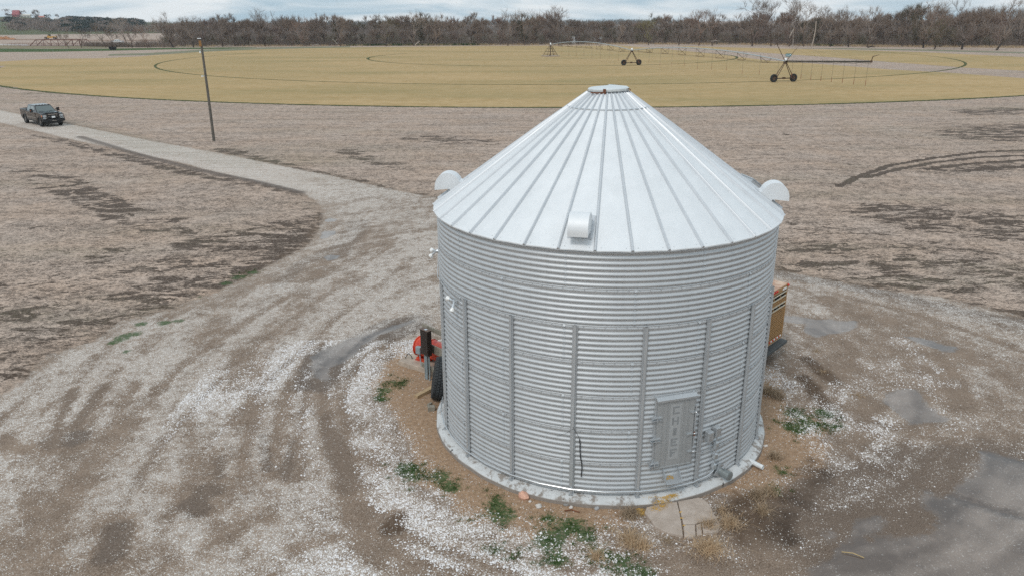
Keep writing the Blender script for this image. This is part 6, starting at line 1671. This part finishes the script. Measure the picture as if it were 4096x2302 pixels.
TUFTS = [(q4(1480, 585), .17, 'dry grass tuft against the foundation left of the cracked slab', M_TUFTD), (q4(1480, 750), .22, 'widest dry grass tuft left of the cracked slab', M_TUFT), (q4(1560, 790), .15, 'dry grass tuft below the widest one', M_TUFT), (q4(1720, 740), .16, 'flattened dry grass tuft under the lower left slab corner', M_TUFTD),
         (q4(1985, 800), .24, 'golden dry grass tuft below the slab, largest of all', M_TUFT), (q4(1985, 655), .15, 'dry grass tuft growing over the lower right slab corner', M_TUFT), (q4(2120, 640), .17, 'dry grass tuft right of the slab', M_TUFT), (q4(2070, 560), .10, 'small dry grass tuft at the right edge of the slab', M_TUFT), (q4(2340, 570), .10, 'thin dry weed alone on dark soil right of the slab', M_TUFTD),
         (q4(1260, 860), .12, 'pale round dry grass tuft alone on green grass below the bin', M_TUFT), (q6([(200, 480)])[0], .14, 'dry spiky weed on sand right of the drain pipe', M_TUFTD), (q6([(60, 800)])[0], .15, 'dry grass on dark soil right of the foundation', M_TUFTD), (q6([(160, 770)])[0], .12, 'sparse dry grass below the drain pipe', M_TUFTD), (q6([(90, 920)])[0], .10, 'pale dry weed on dark soil lower right of the bin', M_TUFT),
         ((3075, 1572), .20, 'dry grass heap at the right foot of the bin wall', M_TUFTD), ((3115, 1590), .15, 'dry grass beside the heap at the right foot of the bin', M_TUFTD), (q4(620, 20) , .0, '', M_TUFT), ((3265, 1405), .13, 'flat brown straw clump right of the trailer shadow', M_TUFTD), ((3290, 1485), .16, 'flat straw clump on wet mud right of the bin', M_TUFT), ((3430, 1580), .16, 'flat straw clump at the puddle edge', M_TUFT)]
for i, ((x, y), w, lab, mt_) in enumerate(TUFTS):
    if w <= 0: continue
    g = G(x, y); flat = 'flat' in lab
    w *= 1.45; V, F = blades([(0, 0, w)], 7000 if not flat else 4500, .03 if flat else .08, .07 if flat else .28, 50 + i, .0040, 1.5 if flat else 1.25, .55) if math.hypot(g.x - BX, g.y - BY) > 0 else (None, None)
    o = np_mesh('dry_grass_tuft', V, F, mt_); o.location = (g.x, g.y, 0); tag(o, lab, 'grass tuft', 'dry grass tufts around the grain bin')
# loose white stones lying on the yard, thickest where the crushed stone is thickest
sx_ = rng.uniform(-9.5, 13.5, 520000); sy_ = rng.uniform(8.2, 24, 520000)
ix = np.clip(np.searchsorted(gx, sx_), 1, nx - 1); iy = np.clip(np.searchsorted(gy, sy_), 1, ny - 1)
idx = iy * nx + ix
dn = np.clip(m_white[idx] - .02, 0, 1) * (m_road[idx] > .55) * (wet_sd[idx] < -.05) * (np.hypot(sx_ - BX, sy_ - BY) > 4.5)
keep = (rng.random(len(sx_)) < np.clip(dn * 1.2 - .10, 0, 1) * .62) 
# leave the slab clear
ps = gpoly(q4l([(1575, 500), (1940, 450), (2080, 600), (2060, 720), (1800, 730), (1620, 660)])); cxs, cys = ps.mean(0)
keep &= ~((np.abs(sx_ - cxs) < .95) & (np.abs(sy_ - cys) < .45))
sx_, sy_ = sx_[keep], sy_[keep]; n = len(sx_)
s = rng.gamma(4.0, .0030, n) + .005; az = rng.uniform(0, 2 * np.pi, n); el = rng.uniform(.6, 1.0, n)
base = np.array([[1, 0, 0], [.3, .9, 0], [-.8, .6, 0], [-.9, -.5, 0], [.2, -1, 0], [.35, .25, .75], [-.45, .1, .70], [.0, -.45, .72]]) 
base = base[None] * (1 + rng.uniform(-.2, .2, (n, 8, 3)))
ca, sa = np.cos(az), np.sin(az)
Vx = (base[:, :, 0] * ca[:, None] - base[:, :, 1] * sa[:, None] * el[:, None]) * s[:, None] + sx_[:, None]
Vy = (base[:, :, 0] * sa[:, None] + base[:, :, 1] * ca[:, None] * el[:, None]) * s[:, None] + sy_[:, None]
Vz = base[:, :, 2] * s[:, None] * .85 - .003
V = np.stack([Vx, Vy, Vz], 2).reshape(-1, 3)
Ft = np.array([[0, 1, 5], [1, 2, 5], [2, 6, 5], [2, 3, 6], [3, 7, 6], [3, 4, 7], [4, 0, 7], [0, 5, 7], [5, 6, 7]])
F = (np.arange(n)[:, None, None] * 8 + Ft[None]).reshape(-1, 3)
M_STONE = NT('crushed_limestone')
_v = M_STONE.noise(35, 2, .5)
M_STONE.set(color=M_STONE.mix(M_STONE.rng(_v, .35, .65), (.52, .48, .46), (.88, .87, .87)), rough=.85); M_STONE = M_STONE.mat
tag(np_mesh('crushed_stone', V, F, M_STONE), 'loose white crushed stone scattered over the gravel yard', 'gravel', kind='stuff')
print('TREES', TREES, 'filler', cnt, 'stones', n)

# ------------------------------------------------------------------ the air
def haze_box():
    x0, x1, y0, y1, z0, z1 = -2600, 3600, -60, 2700, -2.5, 70
    b = MB(); b.box(((x0 + x1) / 2, (y0 + y1) / 2, (z0 + z1) / 2), (x1 - x0, y1 - y0, z1 - z0))
    m = bpy.data.materials.new('haze'); m.use_nodes = True; t = m.node_tree
    for n_ in list(t.nodes): t.nodes.remove(n_)
    o_ = t.nodes.new('ShaderNodeOutputMaterial'); v = t.nodes.new('ShaderNodeVolumePrincipled')
    v.inputs['Color'].default_value = (.82, .90, 1.0, 1); v.inputs['Density'].default_value = .00012; v.inputs['Anisotropy'].default_value = .2
    t.links.new(v.outputs[0], o_.inputs['Volume'])
    tag(b.build('haze', m), 'thin pale air haze over the whole place', 'haze', kind='stuff')
haze_box()
